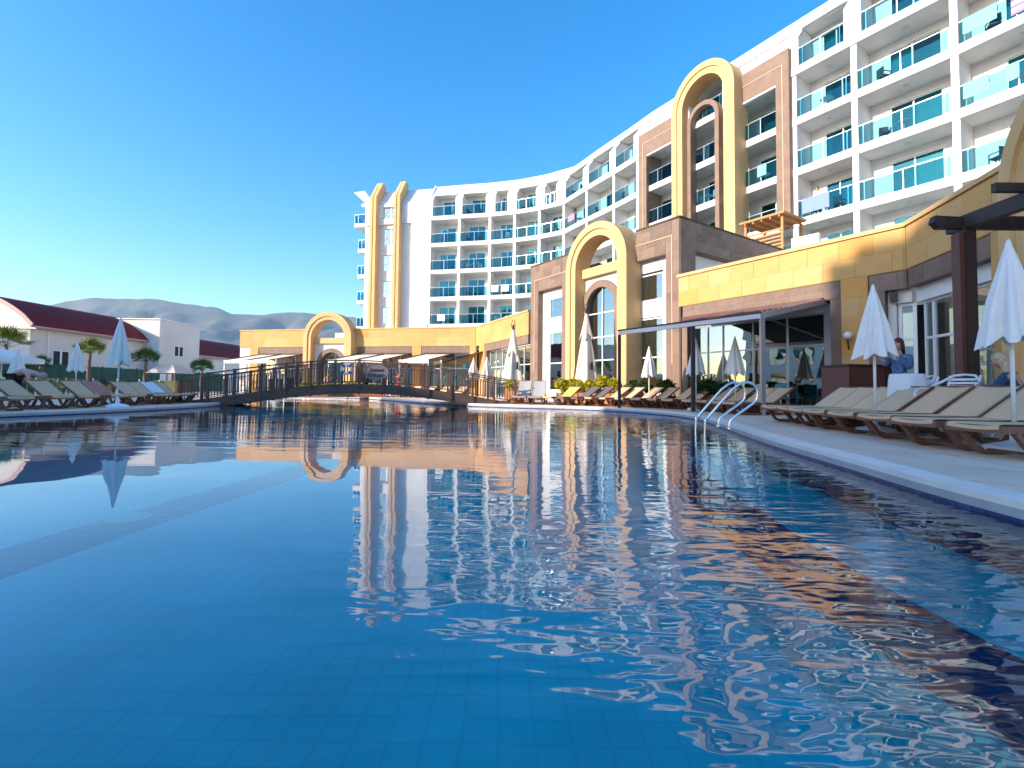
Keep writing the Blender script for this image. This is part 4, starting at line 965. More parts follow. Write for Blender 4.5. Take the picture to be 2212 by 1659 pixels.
# left bank: heads away from the pool
lft = [(-11.75, 11.6), (-12.05, 13.0), (-12.0, 13.75), (-12.05, 14.9), (-12.05, 15.6), (-12.1, 16.7), (-12.15, 17.35), (-12.3, 18.2), (-12.6, 18.95), (-13.3, 19.9), (-13.8, 20.6)]
ll = ['sun lounger at the left picture edge, largest on the left bank', 'second sun lounger from the left edge, beside the bending man', 'third sun lounger from the left edge, beyond the bending man', 'fourth sun lounger from the left edge',
      'fifth sun lounger from the left edge, just before the tall closed umbrella', 'sixth sun lounger on the left bank, just past the umbrella pole', 'seventh sun lounger on the left bank, counted from the edge', 'eighth sun lounger on the left bank, counted from the edge',
      'ninth sun lounger on the left bank, close to the bridge', 'tenth sun lounger on the left bank, behind the bridge foot', 'last sun lounger on the left bank, farthest from the camera']
place_row([proto], [(x, y, 174-i*1.2, 0) for i, (x, y) in enumerate(lft)], ll, 'beige sun loungers on the left bank')
lounger_towel(-12.05, 15.6, 169, 'rose_towel', 'rose red towel over the back of a lounger before the tall left umbrella')
lounger_towel(-12.3, 18.2, 165, 'white_cloth', 'white towel over the back of the eighth left lounger')
# loungers on the far bank seen under the bridge
fb_ = [(-10.9+1.15*i, 34.6-.75*i, 60) for i in range(7)]
place_row([proto], [(x, y, a, 0) for x, y, a in fb_], ['%s lounger from the left on the far bank, seen under the bridge' % ORD[i] for i in range(7)], 'sun loungers on the far bank beyond the bridge')

# ------------------------------------------------------------------ closed umbrellas
def make_umbrella(label, fab='umbrella_white', H=2.45, Lc=1.13, rb=.33, seed=1, lobes=8, base=True, polr=.022):
    t = thing('closed_umbrella', (0, 0, 0), 0, label, 'umbrella')
    def q(mb, n, m, p=None, sm=False): return mb.build(n, m, p or t, sm)
    q(MB().lathe([(polr, .05), (polr, H-.05)], 0, 0, 12), 'pole', 'pole_white', sm=True)
    r_ = random.Random(seed); c = MB(); NA, NZ = 64, 22; ph = [r_.uniform(-.5, .5) for _ in range(lobes)]; amp = [r_.uniform(.75, 1.25) for _ in range(lobes)]
    pts = []
    for j in range(NZ+1):
        t_ = j/NZ; rad = (.035+(rb-.035)*t_**.85)
        for k in range(NA):
            a = 2*math.pi*k/NA; l = a/(2*math.pi)*lobes; li = int(l) % lobes; fr_ = l-int(l)
            w = math.cos((fr_+.12*ph[li]*t_)*2*math.pi); rr = rad*(1+.26*amp[li]*w*min(1, t_*2)); rr *= 1+.06*math.sin(3*a+seed)*t_
            dz = -.05*t_*w*amp[li]+ (.03*math.sin(2*a+seed*2))*t_**3
            tw = a+.25*t_*math.sin(seed)
            pts.append((rr*math.cos(tw), rr*math.sin(tw), H-.06-Lc*t_+dz))
    c.add(pts, [(j*NA+k, (j+1)*NA+k, (j+1)*NA+(k+1) % NA, j*NA+(k+1) % NA) for j in range(NZ) for k in range(NA)])
    q(c, 'canopy', fab, sm=True)
    q(MB().lathe([(.035, H-.07), (.03, H-.02), (.012, H+.03)], 0, 0, 10), 'finial', 'pole_white')
    if base:
        q(MB().lathe([(.27, 0), (.29, .03), (.27, .075), (.10, .12), (.045, .14), (.04, .30)], 0, 0, 20), 'base', 'plastic_white')
    return t
UM = [((5.80, 5.60), 'largest white closed umbrella, at the right picture edge', 3, 2.45), ((6.10, 8.13), 'large white closed umbrella between the ladder and the dark pergola post', 5, 2.47), ((7.25, 15.7), 'white closed umbrella just above the pool ladder', 8, 2.42),
      ((6.2, 16.3), 'white closed umbrella at the right foot of the brown tower', 11, 2.42), ((5.5, 19.4), 'white closed umbrella before the shrubs at the tower window', 2, 2.40),
      ((-11.55, 14.2), 'tallest white closed umbrella on the left bank', 4, 2.62), ((-18.2, 20.2), 'smaller white closed umbrella left of the palm', 6, 2.42), ((-22.7, 22.2), 'white closed umbrella partly under the open one at the left edge', 9, 2.3)]
for i, ((x, y), lab, sd_, H) in enumerate(UM):
    o = make_umbrella(lab, seed=sd_, H=H, Lc=1.13 if H < 2.6 else 1.28, rb=.265); o.location = (x, y, DK); o['group'] = 'white closed umbrellas'
for (x, y, lab, sd_) in ((-2.15, 27.0, 'left of two small sunlit closed umbrellas by the bridge end', 13), (-1.35, 26.0, 'right of two small sunlit closed umbrellas by the bridge end', 14), (-14.4, 29.5, 'small beige closed umbrella behind the left half of the bridge', 15)):
    o = make_umbrella(lab, fab='umbrella_beige', seed=sd_, H=2.35); o.location = (x, y, DK)
def make_market(label, H, seed):
    t = thing('cantilever_umbrella', (0, 0, 0), 0, label, 'umbrella', 'tall beige closed umbrellas')
    def q(mb, n, m, p=None, sm=False): return mb.build(n, m, p or t, sm)
    q(MB().bar((0, 0, 0), (0, 0, H-.2), .09, .09), 'pole', 'dark_wood')
    c = MB(); NA, NZ = 72, 26; pts = []; r_ = random.Random(seed)
    for j in range(NZ+1):
        t_ = j/NZ
        for k in range(NA):
            a = 2*math.pi*k/NA; w = math.cos(5*a+.8*t_+seed); rad = .05+.44*t_**.9; 
            if .30 < t_ < .36: rad *= .97
            rr = rad*(1+.22*w*min(1, 2*t_)+.08*math.sin(11*a+seed)*t_)
            pts.append((rr*math.cos(a)*1.05, rr*math.sin(a)*.8, H-.55-(H-1.35)*t_-.10*t_*w+.06*math.sin(3*a)*t_**4))
    c.add(pts, [(j*NA+k, (j+1)*NA+k, (j+1)*NA+(k+1) % NA, j*NA+(k+1) % NA) for j in range(NZ) for k in range(NA)]); q(c, 'canopy', 'umbrella_beige', sm=True)
    c = MB(); pts = []
    for j in range(9):
        t_ = j/8
        for k in range(48):
            a = 2*math.pi*k/48; w = math.cos(4*a+seed*1.7); rr = (.06+.23*t_)*(1+.28*w*t_); pts.append((rr*math.cos(a), rr*math.sin(a)*.8, H-.45-1.15*t_-.16*t_*w))
    c.add(pts, [(j*48+k, (j+1)*48+k, (j+1)*48+(k+1) % 48, j*48+(k+1) % 48) for j in range(8) for k in range(48)]); q(c, 'vent_flap', 'umbrella_beige', sm=True)
    q(MB().tube([(0, 0, H-.5), (-.10, 0, H-.25), (-.06, 0, H), (0.02, 0, H+.06), (.08, 0, H-.2), (.05, 0, H-.9)], .018, 6), 'crank_arm', 'black_metal')
    q(MB().box(-.5, .5, -.5, .5, 0, .08), 'base', 'dark_wood'); q(MB().box(.16, .26, -.34, -.28, 1.6, 1.95), 'crank_handle', 'black_metal')
    return t
o = make_market('tall beige closed umbrella in front of the tower arch window', 4.75, 1); o.location = (3.55, 23.1, DK)
o = make_market('tall beige closed umbrella at the right end of the bridge', 4.0, 2.3); o.location = (.05, 23.6, DK)
def open_umb(x, y, r, zr, label, m='umbrella_white', vz=.25):
    t = thing('open_umbrella', (x, y, DK), 0, label, 'umbrella'); b = MB(); n = 8; N_ = 48
    pts = []
    for j in range(5):
        q = j/4; 
        for k in range(N_): a = 2*math.pi*k/N_; sc = 1-.03*abs(math.sin(4*a))*q; pts.append((r*q*sc*math.cos(a) if j else .01*math.cos(a), r*q*sc*math.sin(a) if j else .01*math.sin(a), zr+.5*(1-q)**1.1))
    for k in range(N_): a = 2*math.pi*k/N_; pts.append((r*math.cos(a), r*math.sin(a), zr-vz))
    b.add(pts, [(j*N_+k, (j+1)*N_+k, (j+1)*N_+(k+1) % N_, j*N_+(k+1) % N_) for j in range(5) for k in range(N_)]); b.build('canopy', m, t, True)
    MB().lathe([(.025, 0), (.025, zr+.5)], 0, 0, 8).build('pole', 'pole_white', t); MB().lathe([(.3, 0), (.28, .08), (.05, .12)], 0, 0, 14).build('base', 'plastic_white', t)
open_umb(-26.4, 25, 1.6, 1.98, 'open white umbrella at the left picture edge'); open_umb(-35.2+.4, 43.5, 1.25, 1.75, 'small open pale umbrella before the green fence', vz=.15)

# ------------------------------------------------------------------ pool ladder
lad = thing('pool_ladder', (3.95, 9.0, 0), R(-4), 'chrome pool ladder with two curved handrails at the right bank', 'ladder')
for y in (0, -.52):
    prof = [(-.52, y, -.9), (-.52, y, .18), (-.47, y, .32), (-.12, y, .74), (.0, y, .86), (.14, y, .945), (.28, y, .93), (.36, y, .84), (.37, y, .72), (.32, y, .60), (-.02, y, .34), (-.10, y, .24), (-.11, y, DK+.01)]
    P = [Vector(p) for p in prof]; sm = []
    for i in range(len(P)-1):
        p0, p1, p2, p3 = P[max(i-1, 0)], P[i], P[i+1], P[min(i+2, len(P)-1)]
        for t in range(6): t /= 6; sm.append(.5*((2*p1)+(-p0+p2)*t+(2*p0-5*p1+4*p2-p3)*t*t+(-p0+3*p1-3*p2+p3)*t**3))
    sm.append(P[-1]); MB().tube([tuple(p) for p in sm], .022, 14).build('handrail', 'chrome', lad, True)
    MB().lathe([(.05, DK+.013), (.05, DK+.03), (.024, DK+.045)], -.11, y, 14).build('flange', 'chrome', lad)
for z in (-.18, -.45, -.72): MB().box(-.56, -.48, -.52, 0, z, z+.025).build('tread', 'chrome', lad)

# ------------------------------------------------------------------ plants
def leaves(mb, n, fn, size, rr, asp=2.2):
    for _ in range(n):
        p = Vector(fn()); d = Vector((rr.gauss(0, 1), rr.gauss(0, 1), rr.gauss(.4, .8))).normalized(); s = d.cross(Vector((rr.gauss(0, 1), rr.gauss(0, 1), rr.gauss(0, 1)))).normalized(); L = size*rr.uniform(.6, 1.3)
        a = p-s*L/asp/2; b = p+s*L/asp/2; c = p+d*L
        mid_ = p+d*L*.5
        mb.quad(tuple(p), tuple(mid_+s*L/asp/1.6), tuple(c), tuple(mid_-s*L/asp/1.6))
def planter(A, B, depth, h, leaf, label, hl=.45, seed=0, n=1500, size=.12, round_=False):
    fr_ = Fr(A, B); L = fr_.L; t = thing('planter', fr_(L/2, depth/2, DK), 0, label, 'planter')
    N_ = max(1, round(h/.14))
    for i in range(N_): 
        z0 = DK+h*i/N_; mb = MB(fr_); mb.box(0, L, 0, .03, z0+.004, z0+h/N_-.004); mb.box(0, .03, .031, depth-.031, z0+.004, z0+h/N_-.004); mb.box(L-.03, L, .031, depth-.031, z0+.004, z0+h/N_-.004); mb.box(0, L, depth-.03, depth, z0+.004, z0+h/N_-.004); mb.build('plank', 'planter_wood', t, root=t)
    mb = MB(fr_); mb.box(-.02, L+.02, -.02, depth+.02, DK+h, DK+h+.03); mb.build('rim', 'planter_wood', t, root=t)
    rr = random.Random(seed); f = MB()
    lumps = [(rr.uniform(0, L), rr.uniform(.2, .8)*depth, rr.uniform(.55, 1.0)*hl, rr.uniform(.16, .32)) for _ in range(int(L/.22)+2)]
    def fn():
        c = rr.choice(lumps); a = rr.uniform(0, 2*math.pi); e = rr.uniform(-.3, 1)*math.pi/2; r_ = c[3]*rr.uniform(.7, 1.05)
        return fr_(min(L+.05, max(-.05, c[0]+r_*math.cos(a)*math.cos(e))), c[1]+r_*math.sin(a)*math.cos(e), DK+h+max(0, c[2]-.2+r_*math.sin(e)))
    leaves(f, int(n*L), fn, size, rr); o = f.build('foliage', leaf, t, root=t); o['kind'] = 'stuff'
    return t
planter((2.15, 22.9), (3.4, 22.25), .5, .48, 'leaf_lime', 'low wooden planter with lime green shrub, left part of the bright hedge', .62, 1, 2200, .14); planter((3.45, 22.22), (4.65, 21.55), .5, .48, 'leaf_lime', 'low wooden planter with lime green shrub, right part of the bright hedge', .72, 2, 2400, .14)
planter((-.35, 22.7), (.35, 22.35), .6, .62, 'leaf_lime', 'orange wooden planter box with lime plant at the bridge end', .38, 3, 1500, .12)
planter((4.95, 20.9), (6.2, 19.3), .5, .42, 'leaf_dark', 'wooden planter of dark green shrubs at the foot of the tower', .55, 4, 1200, .14); planter((6.75, 17.8), (7.9, 16.2), .5, .42, 'leaf_dark', 'wooden planter of dark green shrubs behind the pool ladder', .50, 5, 1200, .14)
planter((9.0, 7.4), (9.3, 6.2), .5, .5, 'leaf_dark', 'dark shrub behind the umbrella at the right edge', .9, 6, 1500, .13)
planter((-13.6, 31.0), (-8.5, 31.8), .6, .4, 'leaf_lime', 'long lime green hedge in a planter beyond the bridge', .5, 7, 500, .18)
def palm_(x, y, zt, r, label, seed, m='leaf_palm', nf=13, tr=.11):
    t = thing('fan_palm', (x, y, DK), 0, label, 'palm tree', 'fan palms before the white building'); rr = random.Random(seed)
    path = [(0.05*math.sin(i), .04*math.cos(i*1.3), zt*i/8) for i in range(9)]
    MB().tube(path, tr, 10, rr=[tr*(1.25-.35*i/8) for i in range(9)]).build('trunk', 'trunk', t, True)
    for k in range(nf):
        a = 2*math.pi*(k*.618); e = R(84-78*(k/nf))+rr.uniform(-.15, .15); d = Vector((math.cos(a)*math.cos(e), math.sin(a)*math.cos(e), math.sin(e))); s = d.cross(Vector((0, 0, 1))).normalized(); up = s.cross(d); rl = rr.uniform(-.9, .9); s, up = s*math.cos(rl)+up*math.sin(rl), up*math.cos(rl)-s*math.sin(rl)
        f = MB(); st = r*rr.uniform(.45, .6); c0 = Vector((0, 0, zt)); c = c0+d*st+Vector((0, 0, -.06*st)); f.tube([tuple(c0), tuple(c)], .018, 4)
        fanr = r*rr.uniform(.6, .78)
        for j in range(13):
            b = R(-74+148*j/12); dd = (d*math.cos(b)+s*math.sin(b)); tip = c+dd*fanr*(1-.12*abs(math.sin(b)))+Vector((0, 0, -.16*fanr*(.25+abs(math.sin(b))*.3))); mid_ = c+dd*fanr*.55-Vector((0, 0, .03)); w = (dd.cross(up)).normalized()*fanr*.05
            f.quad(tuple(c), tuple(mid_+w), tuple(tip), tuple(mid_-w))
        f.build('frond', m, t)
palm = lambda x, y, z, r, *a: palm_(x, y, z, r*.8, *a)
palm(-29.3, 33.5, 2.75, 1.45, 'bright yellow green fan palm between the two left umbrellas', 1); palm(-26.9, 35.5, 2.35, 1.35, 'fan palm just right of the tall closed umbrella', 2, 'leaf_palm_dark'); palm(-26.3, 41.0, 1.9, 1.35, 'lowest dark fan palm at the left end of the bridge', 3, 'leaf_palm_dark')
palm(-34.6, 33.0, 3.15, 1.9, 'fan palm at the left picture edge above the open umbrella', 4); palm(-30.6, 31.4, 1.8, .9, 'small young palm half hidden behind the closed umbrella', 5, 'leaf_palm_dark', 10)

# ------------------------------------------------------------------ left side buildings
ann = thing('white_annex', (-42, 55, DK), 0, 'long white building with a curved dark red roof', 'building')
def nb_(mb, name, m, parent=None): return mb.build(name, m, parent or ann, root=ann)
XA, ZE = -37.0, 5.4
nb_(MB().box(XA-9, XA, 37, 50.4, DK, ZE), 'wall', 'cream_wall'); nb_(MB().box(XA-9, XA, 50.4, 82, DK, ZE-.9), 'wall', 'cream_wall')
def vault(y0, y1, zb, name):
    prof = []; n = 14; W = 10.2; Hh = 2.5
    for k in range(n+1): t = k/n; prof.append((XA+.55-W*t, zb-.15+Hh*math.sin(math.pi*t)**.8))
    mb = MB()
    for (xa, za), (xb, zb_) in zip(prof, prof[1:]): mb.add([(xa,y0,za),(xb,y0,zb_),(xb,y1,zb_),(xa,y1,za),(xa,y0,za-.15),(xb,y0,zb_-.15),(xb,y1,zb_-.15),(xa,y1,za-.15)], [(0,1,2,3),(7,6,5,4),(0,4,5,1),(1,5,6,2),(2,6,7,3),(3,7,4,0)])
    rf = nb_(mb, name, 'roof_red')
    tr = MB()
    for (xa, za), (xb, zb_) in zip(prof, prof[1:]): tr.bar((xa, y0-.04, za-.02), (xb, y0-.04, zb_-.02), .08, .3)
    nb_(tr, 'roof_edge', 'roof_trim', rf); nb_(MB().bar((XA+.5, y0, zb-.24), (XA+.5, y1, zb-.24), .14, .14), 'gutter', 'roof_trim', rf)
    gbm = MB(); gbm.add([(x, y0+.3, z-.16) for x, z in prof]+[(prof[-1][0], y0+.3, zb-.4), (prof[0][0], y0+.3, zb-.4)], [tuple(range(n+3))]); nb_(gbm, 'gable_wall', 'cream_wall')
vault(36.6, 50.6, ZE, 'vaulted_roof'); vault(52.6, 82, ZE-.9, 'vaulted_roof')
def awin(y0, y1, z0, z1, fr2=('cream_wall')):
    f = MB(); f.box(XA+.0+.003, XA+.06, y0-.08, y1+.08, z0-.08, z1+.08); F = nb_(f, 'window', 'white_trim')
    for a, b in ((y0, (y0+y1)/2-.1), ((y0+y1)/2+.1, y1)):
        g = MB(); g.box(XA+.062, XA+.075, a, b, z0, z1); nb_(g, 'pane', 'dark_room', F)
awin(38.9, 40.2, 2.35, 3.45)
# tower block
nb_(MB().box(XA-6, XA+1.6, 48.4, 54.6, DK, 7.35), 'block', 'cream_wall'); nb_(MB().box(XA-6.1, XA+1.7, 48.3, 54.7, 7.36, 7.46), 'parapet', 'white_trim')
f = MB(); f.box(XA+1.603, XA+1.66, 50.5, 51.9, 3.75, 4.95); F = nb_(f, 'window', 'white_trim')
for a, b in ((50.6, 51.1), (51.3, 51.8)): g = MB(); g.box(XA+1.662, XA+1.67, a, b, 3.85, 4.85); nb_(g, 'pane', 'dark_room', F)
nb_(MB().bar((XA+.06, 38.4, DK), (XA+.06, 38.4, ZE-.5), .08), 'downpipe', 'white_trim')
dish = MB(); dish.lathe([(.02, 7.5), (.3, 7.55), (.42, 7.7)], XA-3.5, 50, 14); dish.bar((XA-3.5, 50, 7.46), (XA-3.5, 50, 7.56), .05)
tag(dish.build('satellite_dish', 'steel_white'), 'small satellite dish on the flat roof of the white block', 'satellite dish')
ssb = MB(); ssb.box(-52, -45, 30, 36.5, DK, 7.6); tag(ssb.build('grey_annex', 'cream_wall'), 'shaded plain building behind the red roof at the left edge', 'building')
# green fence with posts
fn = thing('green_fence', (-32.5, 42, DK), 0, 'long dark green screen fence in front of the white building', 'fence')
ff = Fr((-31.2, 28.0), (-34.2, 58))
for i in range(15): 
    a = ff.L*i/15; MB(ff).box(a+.05, a+ff.L/15-.05, -.02, .02, DK+.02, DK+2.02).build('screen', 'green_fence', fn, root=fn); MB(ff).box(a-.04, a+.04, -.04, .04, DK, DK+2.1).build('post', 'green_fence', fn, root=fn)
nt_ = MB(ff); nt_.box(17.2, 19.0, .06, .09, 1.15, 1.85) if ff.n.dot(Vector((1, 0, 0))) > 0 else nt_.box(17.2, 19.0, -.09, -.06, 1.15, 1.85); tag(nt_.build('fence_notice', 'plastic_white'), 'small white notice on the dark green fence', 'sign')
gf = thing('glass_balustrade', (-24, 27, DK), 0, 'low turquoise glass balustrade behind the left loungers', 'balustrade')
fg = Fr((-24.5, 20.0), (-22.8, 33.0))
for i in range(9):
    a = fg.L*i/9; MB(fg).box(a+.03, a+fg.L/9-.03, -.006, .006, DK+.08, DK+.95).build('glass_panel', 'low_glass', gf, root=gf); MB(fg).box(a-.025, a+.025, -.025, .025, DK, DK+1.0).build('post', 'steel_white', gf, root=gf)
ks = thing('beige_kiosk', (-25.4, 36, DK), 0, 'small kiosk with a beige canopy top near the bridge', 'kiosk')
kz = MB(); kz.add([(-1.1,-1.1,1.55),(1.1,-1.1,1.55),(1.1,1.1,1.55),(-1.1,1.1,1.55),(-.5,-.5,2.15),(.5,-.5,2.15),(.5,.5,2.15),(-.5,.5,2.15)], [(0,3,2,1),(4,5,6,7),(0,1,5,4),(1,2,6,5),(2,3,7,6),(3,0,4,7)]); kz.build('canopy', 'umbrella_beige', ks)
for x, y in ((-1, -1), (1, -1), (1, 1), (-1, 1)): MB().box(x-.04, x+.04, y-.04, y+.04, 0, 1.55).build('post', 'trunk', ks)
MB().box(-.9, .9, -.9, .9, 0, 1.0).build('counter', 'trunk', ks)

# ------------------------------------------------------------------ furniture on the right terrace
cb = thing('storage_cabinet', (8.1, 11.3, DK), R(8), 'dark red brown cabinet standing before the yellow pier', 'cabinet')
MB().box(-.62, .30, -.40, .40, .05, 1.26).build('body', 'cabinet_brown', cb); MB().box(.301, .72, -.42, .38, .05, 1.30).build('side_unit', 'cabinet_dark', cb); MB().box(-.66, .30, -.44, .42, 1.261, 1.30).build('top', 'cabinet_dark', cb)
MB().box(-.56, .22, -.415, -.401, .12, 1.18).build('door', 'cabinet_brown', cb)
for x in (-.55, .2): MB().box(x, x+.06, -.35, .35, 0, .049).build('foot', 'cabinet_dark', cb)
def make_armchair(label):
    t = thing('plastic_armchair', (0, 0, 0), 0, label, 'chair', 'white plastic armchairs on the right terrace')     # faces +x
    def q(mb, n, p=None, sm=False): return mb.build(n, 'plastic_white', p or t, sm)
    q(MB().box(-.22, .24, -.23, .23, .42, .445), 'seat')
    for x, y, dx, dy in ((.22, .22, .05, .04), (.22, -.22, .05, -.04), (-.2, .2, -.07, .04), (-.2, -.2, -.07, -.04)): q(MB().tube([(x, y, .43), (x+dx, y+dy, 0)], .02, 6), 'leg')
    for i in range(6): z = .52+i*.055; q(MB().box(-.27-.03*i/2, -.25-.03*i/2, -.19, .19, z, z+.034), 'slat')
    for y in (-1, 1):
        pth = [(.24, .25*y, .43), (.27, .29*y, .58), (.2, .30*y, .655), (-.05, .29*y, .69), (-.26, .25*y, .78), (-.34, .14*y, .87), (-.35, 0, .885)]; q(MB().tube(pth, .019, 8), 'arm', sm=True)
    for y in (-.2, .2): q(MB().tube([(-.22, y, .43), (-.36, y, .87)], .018, 6), 'back_post')
    return t
ac = make_armchair('white slatted armchair just left of the dark pergola post'); ac.scale = (1.12,)*3; ac.location = (7.35, 8.15, DK); ac.rotation_euler = (0, 0, R(195))
for x, y, a, lab in ((7.55, 9.25, 160, 'white armchair behind the loungers, beside the standing woman'), (7.35, 6.35, 80, 'white armchair at the right, behind the nearest loungers'), (7.75, 7.25, 170, 'white armchair on which the blonde woman sits')): dup(ac, (x, y, DK), R(a), lab)
tb_ = thing('round_table', (7.9, 8.75, DK), 0, 'round white plastic table between the armchairs', 'table'); MB().lathe([(.40, .70), (.42, .715), (.40, .73)], 0, 0, 24).build('tabletop', 'plastic_white', tb_)
for k in range(3): a = k*2.1; MB().tube([(0, 0, .70), (.32*math.cos(a), .32*math.sin(a), 0)], .02, 6).build('leg', 'plastic_white', tb_)
cl_ = MB(); pts = []
for j in range(5):
    for k in range(32): a = 2*math.pi*k/32; r_ = .02 if j == 0 else (.30+.02*j+.03*math.sin(5*a)*j/4); pts.append((7.35+r_*math.cos(a)*.8, 9.0+r_*math.sin(a)*.8, DK+(1.02, 1.02, .95, .7, .5)[j]))
cl_.add(pts, [(j*32+k, (j+1)*32+k, (j+1)*32+(k+1) % 32, j*32+(k+1) % 32) for j in range(4) for k in range(32)])
tag(cl_.build('draped_towel', 'white_cloth', smooth=True), 'white towel draped over a chair in front of the standing woman', 'towel')
lp = thing('wall_lamp', f1(6.5, -.18, 2.55), 0, 'white globe wall lamp on the yellow pier', 'lamp')
MB().lathe([(.02, -.12), (.10, -.075), (.13, 0), (.10, .085), (.02, .125)], 0, 0, 16).build('globe', 'globe', lp, True); MB().tube([(0, 0, -.12), (.0, 0, -.2), (.06, .06, -.34), (.12, .12, -.42)], .022, 8).build('bracket', 'black_metal', lp)
sk_ = thing('wall_speaker', f1(7.6, .14, 3.66), R(-40), 'small black speaker hanging under the brown beam', 'speaker'); MB().box(-.09, .09, -.10, .08, -.16, .10).build('box', 'black_metal', sk_); MB().box(-.02, .02, -.02, .12, .10, .17).build('bracket', 'black_metal', sk_)
# dining chairs and teal tubs inside the glazed awning
for i, (s_1, m) in enumerate(((1.2, 'plastic_white'), (2.2, 'plastic_white'), (3.0, 'sling_grey'), (3.9, 'plastic_white'), (4.6, 'plastic_teal'))):
    p = f1(s_1, -.7, DK); t = thing('dining_chair', p, R(-60), ['white dining chair left end under the awning', 'white dining chair behind the ladder top', 'grey dining chair near the middle under the awning', 'white dining chair right of the awning post', 'teal dining chair at the right end under the awning'][i], 'chair')
    MB().box(-.22, .22, -.22, .22, .42, .46).build('seat', m, t); MB().box(-.21, .21, .20, .235, .50, .92).build('backrest', m, t)
    for x in (-.2, .2):
        for y in (-.2, .2): MB().bar((x, y, 0), (x, y, .42 if y < 0 else .9), .03).build('leg', 'steel_white', t)
tbq = thing('plastic_tub', f1(3.6, -1.0, DK), 0, 'dark teal plastic tub standing by the awning post', 'tub'); MB().lathe([(.30, 0), (.36, .55), (.40, .56), (.40, .60), (.34, .60)], 0, 0, 20).build('body', 'plastic_teal', tbq)

# balcony furniture and towels
def bchair(m): 
    b = MB(); b.box(-.22, .22, -.22, .22, .40, .44); b.box(-.21, .21, .2, .24, .46, .86)
    for x in (-.2, .2):
        for y in (-.2, .2): b.box(x-.018, x+.018, y-.018, y+.018, 0, .40)
    for x in (-.22, .22): b.box(x-.02, x+.02, -.2, .2, .60, .63); b.box(x-.015, x+.015, -.2, -.17, .44, .60)
    return b.build('balcony_chair', m)
pc = {'white': bchair('plastic_white'), 'dark': bchair('sling_dark')}
used = set(); FN = ['lowest', 'second', 'third', 'fourth', 'top']; rb_ = random.Random(5)
used0 = {'white': False, 'dark': False}
def bayname(i): return '%s bay from the left end' % ORD[i]
for i in range(14):
    for k in range(5):
        if rb_.random() < .62:
            L = frames[i].L; m = rb_.choice(['white', 'dark', 'dark'])
            for j, side in enumerate(('left', 'right')):
                if j and rb_.random() < .4: continue
                o = pc[m] if not used0[m] else pc[m].copy()
                if used0[m]: COL.objects.link(o)
                used0[m] = True
                o.location = frames[i](L*(.28 if j == 0 else .66), .62, FZ[k]); o.rotation_euler = (0, 0, rb_.uniform(0, 6))
                tag(o, '%s chair at the %s of the %s balcony row, %s' % (m, side, FN[k], bayname(i)), 'chair', 'chairs on the hotel balconies')
bt = None
for i, k in ((0, 0), (1, 2), (2, 1), (3, 0), (5, 3), (10, 2), (11, 3), (12, 2), (13, 2), (9, 2)):
    t = thing('balcony_table', frames[i](frames[i].L*.47, .7, FZ[k]), 0, 'small round table on the %s balcony row, %s' % (FN[k], bayname(i)), 'table', 'tables on the hotel balconies')
    MB().lathe([(.32, .68), (.34, .70), (.32, .72)], 0, 0, 14).build('tabletop', 'plastic_white', t); MB().lathe([(.2, 0), (.03, .04), (.03, .68)], 0, 0, 10).build('stem', 'plastic_white', t)
def towel(i, x0, x1, z, m, label, drop=.75, name='towel'):
    fr_ = frames[i]; b = MB(fr_); n = 10
    for q in range(n):
        a, c = x0+(x1-x0)*q/n, x0+(x1-x0)*(q+1)/n; y = lambda v: -.035-.02*math.sin(v*9)
        zt = z+1.105
        b.quad((a, y(a)-.01, zt-drop), (c, y(c)-.01, zt-drop-.02*(q % 2)), (c, -.01, zt), (a, -.01, zt)); b.quad((a, -.01, zt), (c, -.01, zt), (c, .09, zt-.35), (a, .09, zt-.35))
    tag(b.build(name, m), label, 'towel', 'towels on the balcony railings')
Lx = frames[13].L
towel(13, .35, 1.55, FZ[3], 'teal_towel', 'plain teal towel on the rightmost fourth row balcony'); towel(13, 2.0, 3.7, FZ[3], 'striped_towel', 'large striped towel on the rightmost fourth row balcony', 1.0)
towel(13, .30, 1.2, FZ[2], 'teal_towel', 'pale teal towel on the rightmost third row balcony'); towel(13, 1.75, 2.2, FZ[2], 'teal_towel', 'narrow pale towel in the middle of the rightmost third row railing')
towel(5, .9, 2.0, FZ[3], 'pink_towel', 'purple patterned towel in the sixth bay of the fourth row', .6); towel(11, .4, 1.9, FZ[1], 'blue_towel', 'blue towel on the second row balcony right of the brown frame', .9)
towel(2, .3, 1.1, FZ[1], 'white_cloth', 'left of two white towels on the second row, third bay'); towel(2, 1.4, 2.3, FZ[1], 'white_cloth', 'right of two white towels on the second row, third bay'); towel(0, 1.1, 2.0, FZ[0], 'white_cloth', 'white towel on the lowest row, first bay')
towel(10, 1.9, 2.5, FZ[2], 'teal_towel', 'pale towel on the third row inside the brown frame')

# ------------------------------------------------------------------ people
def skin_mesh(name, joints, edges, m, parent, root_i=0, sub=2):
    me = bpy.data.meshes.new(name); me.from_pydata([j[:3] for j in joints], edges, []); o = bpy.data.objects.new(name, me); COL.objects.link(o)
    md = o.modifiers.new('s', 'SKIN'); md.use_smooth_shade = True
    for i, j in enumerate(joints):
        r_ = j[3] if isinstance(j[3], tuple) else (j[3], j[3]); v = me.skin_vertices[0].data[i]; v.radius = r_; v.use_root = (i == root_i)
    sb = o.modifiers.new('u', 'SUBSURF'); sb.levels = sub; sb.render_levels = sub
    dg = bpy.context.evaluated_depsgraph_get(); nm = bpy.data.meshes.new_from_object(o.evaluated_get(dg)); nm.name = name
    bpy.data.objects.remove(o); p = bpy.data.objects.new(name, nm); COL.objects.link(p); p.parent = parent; nm.materials.clear(); nm.materials.append(MAT[m])
    for f in nm.polygons: f.use_smooth = True
    return p
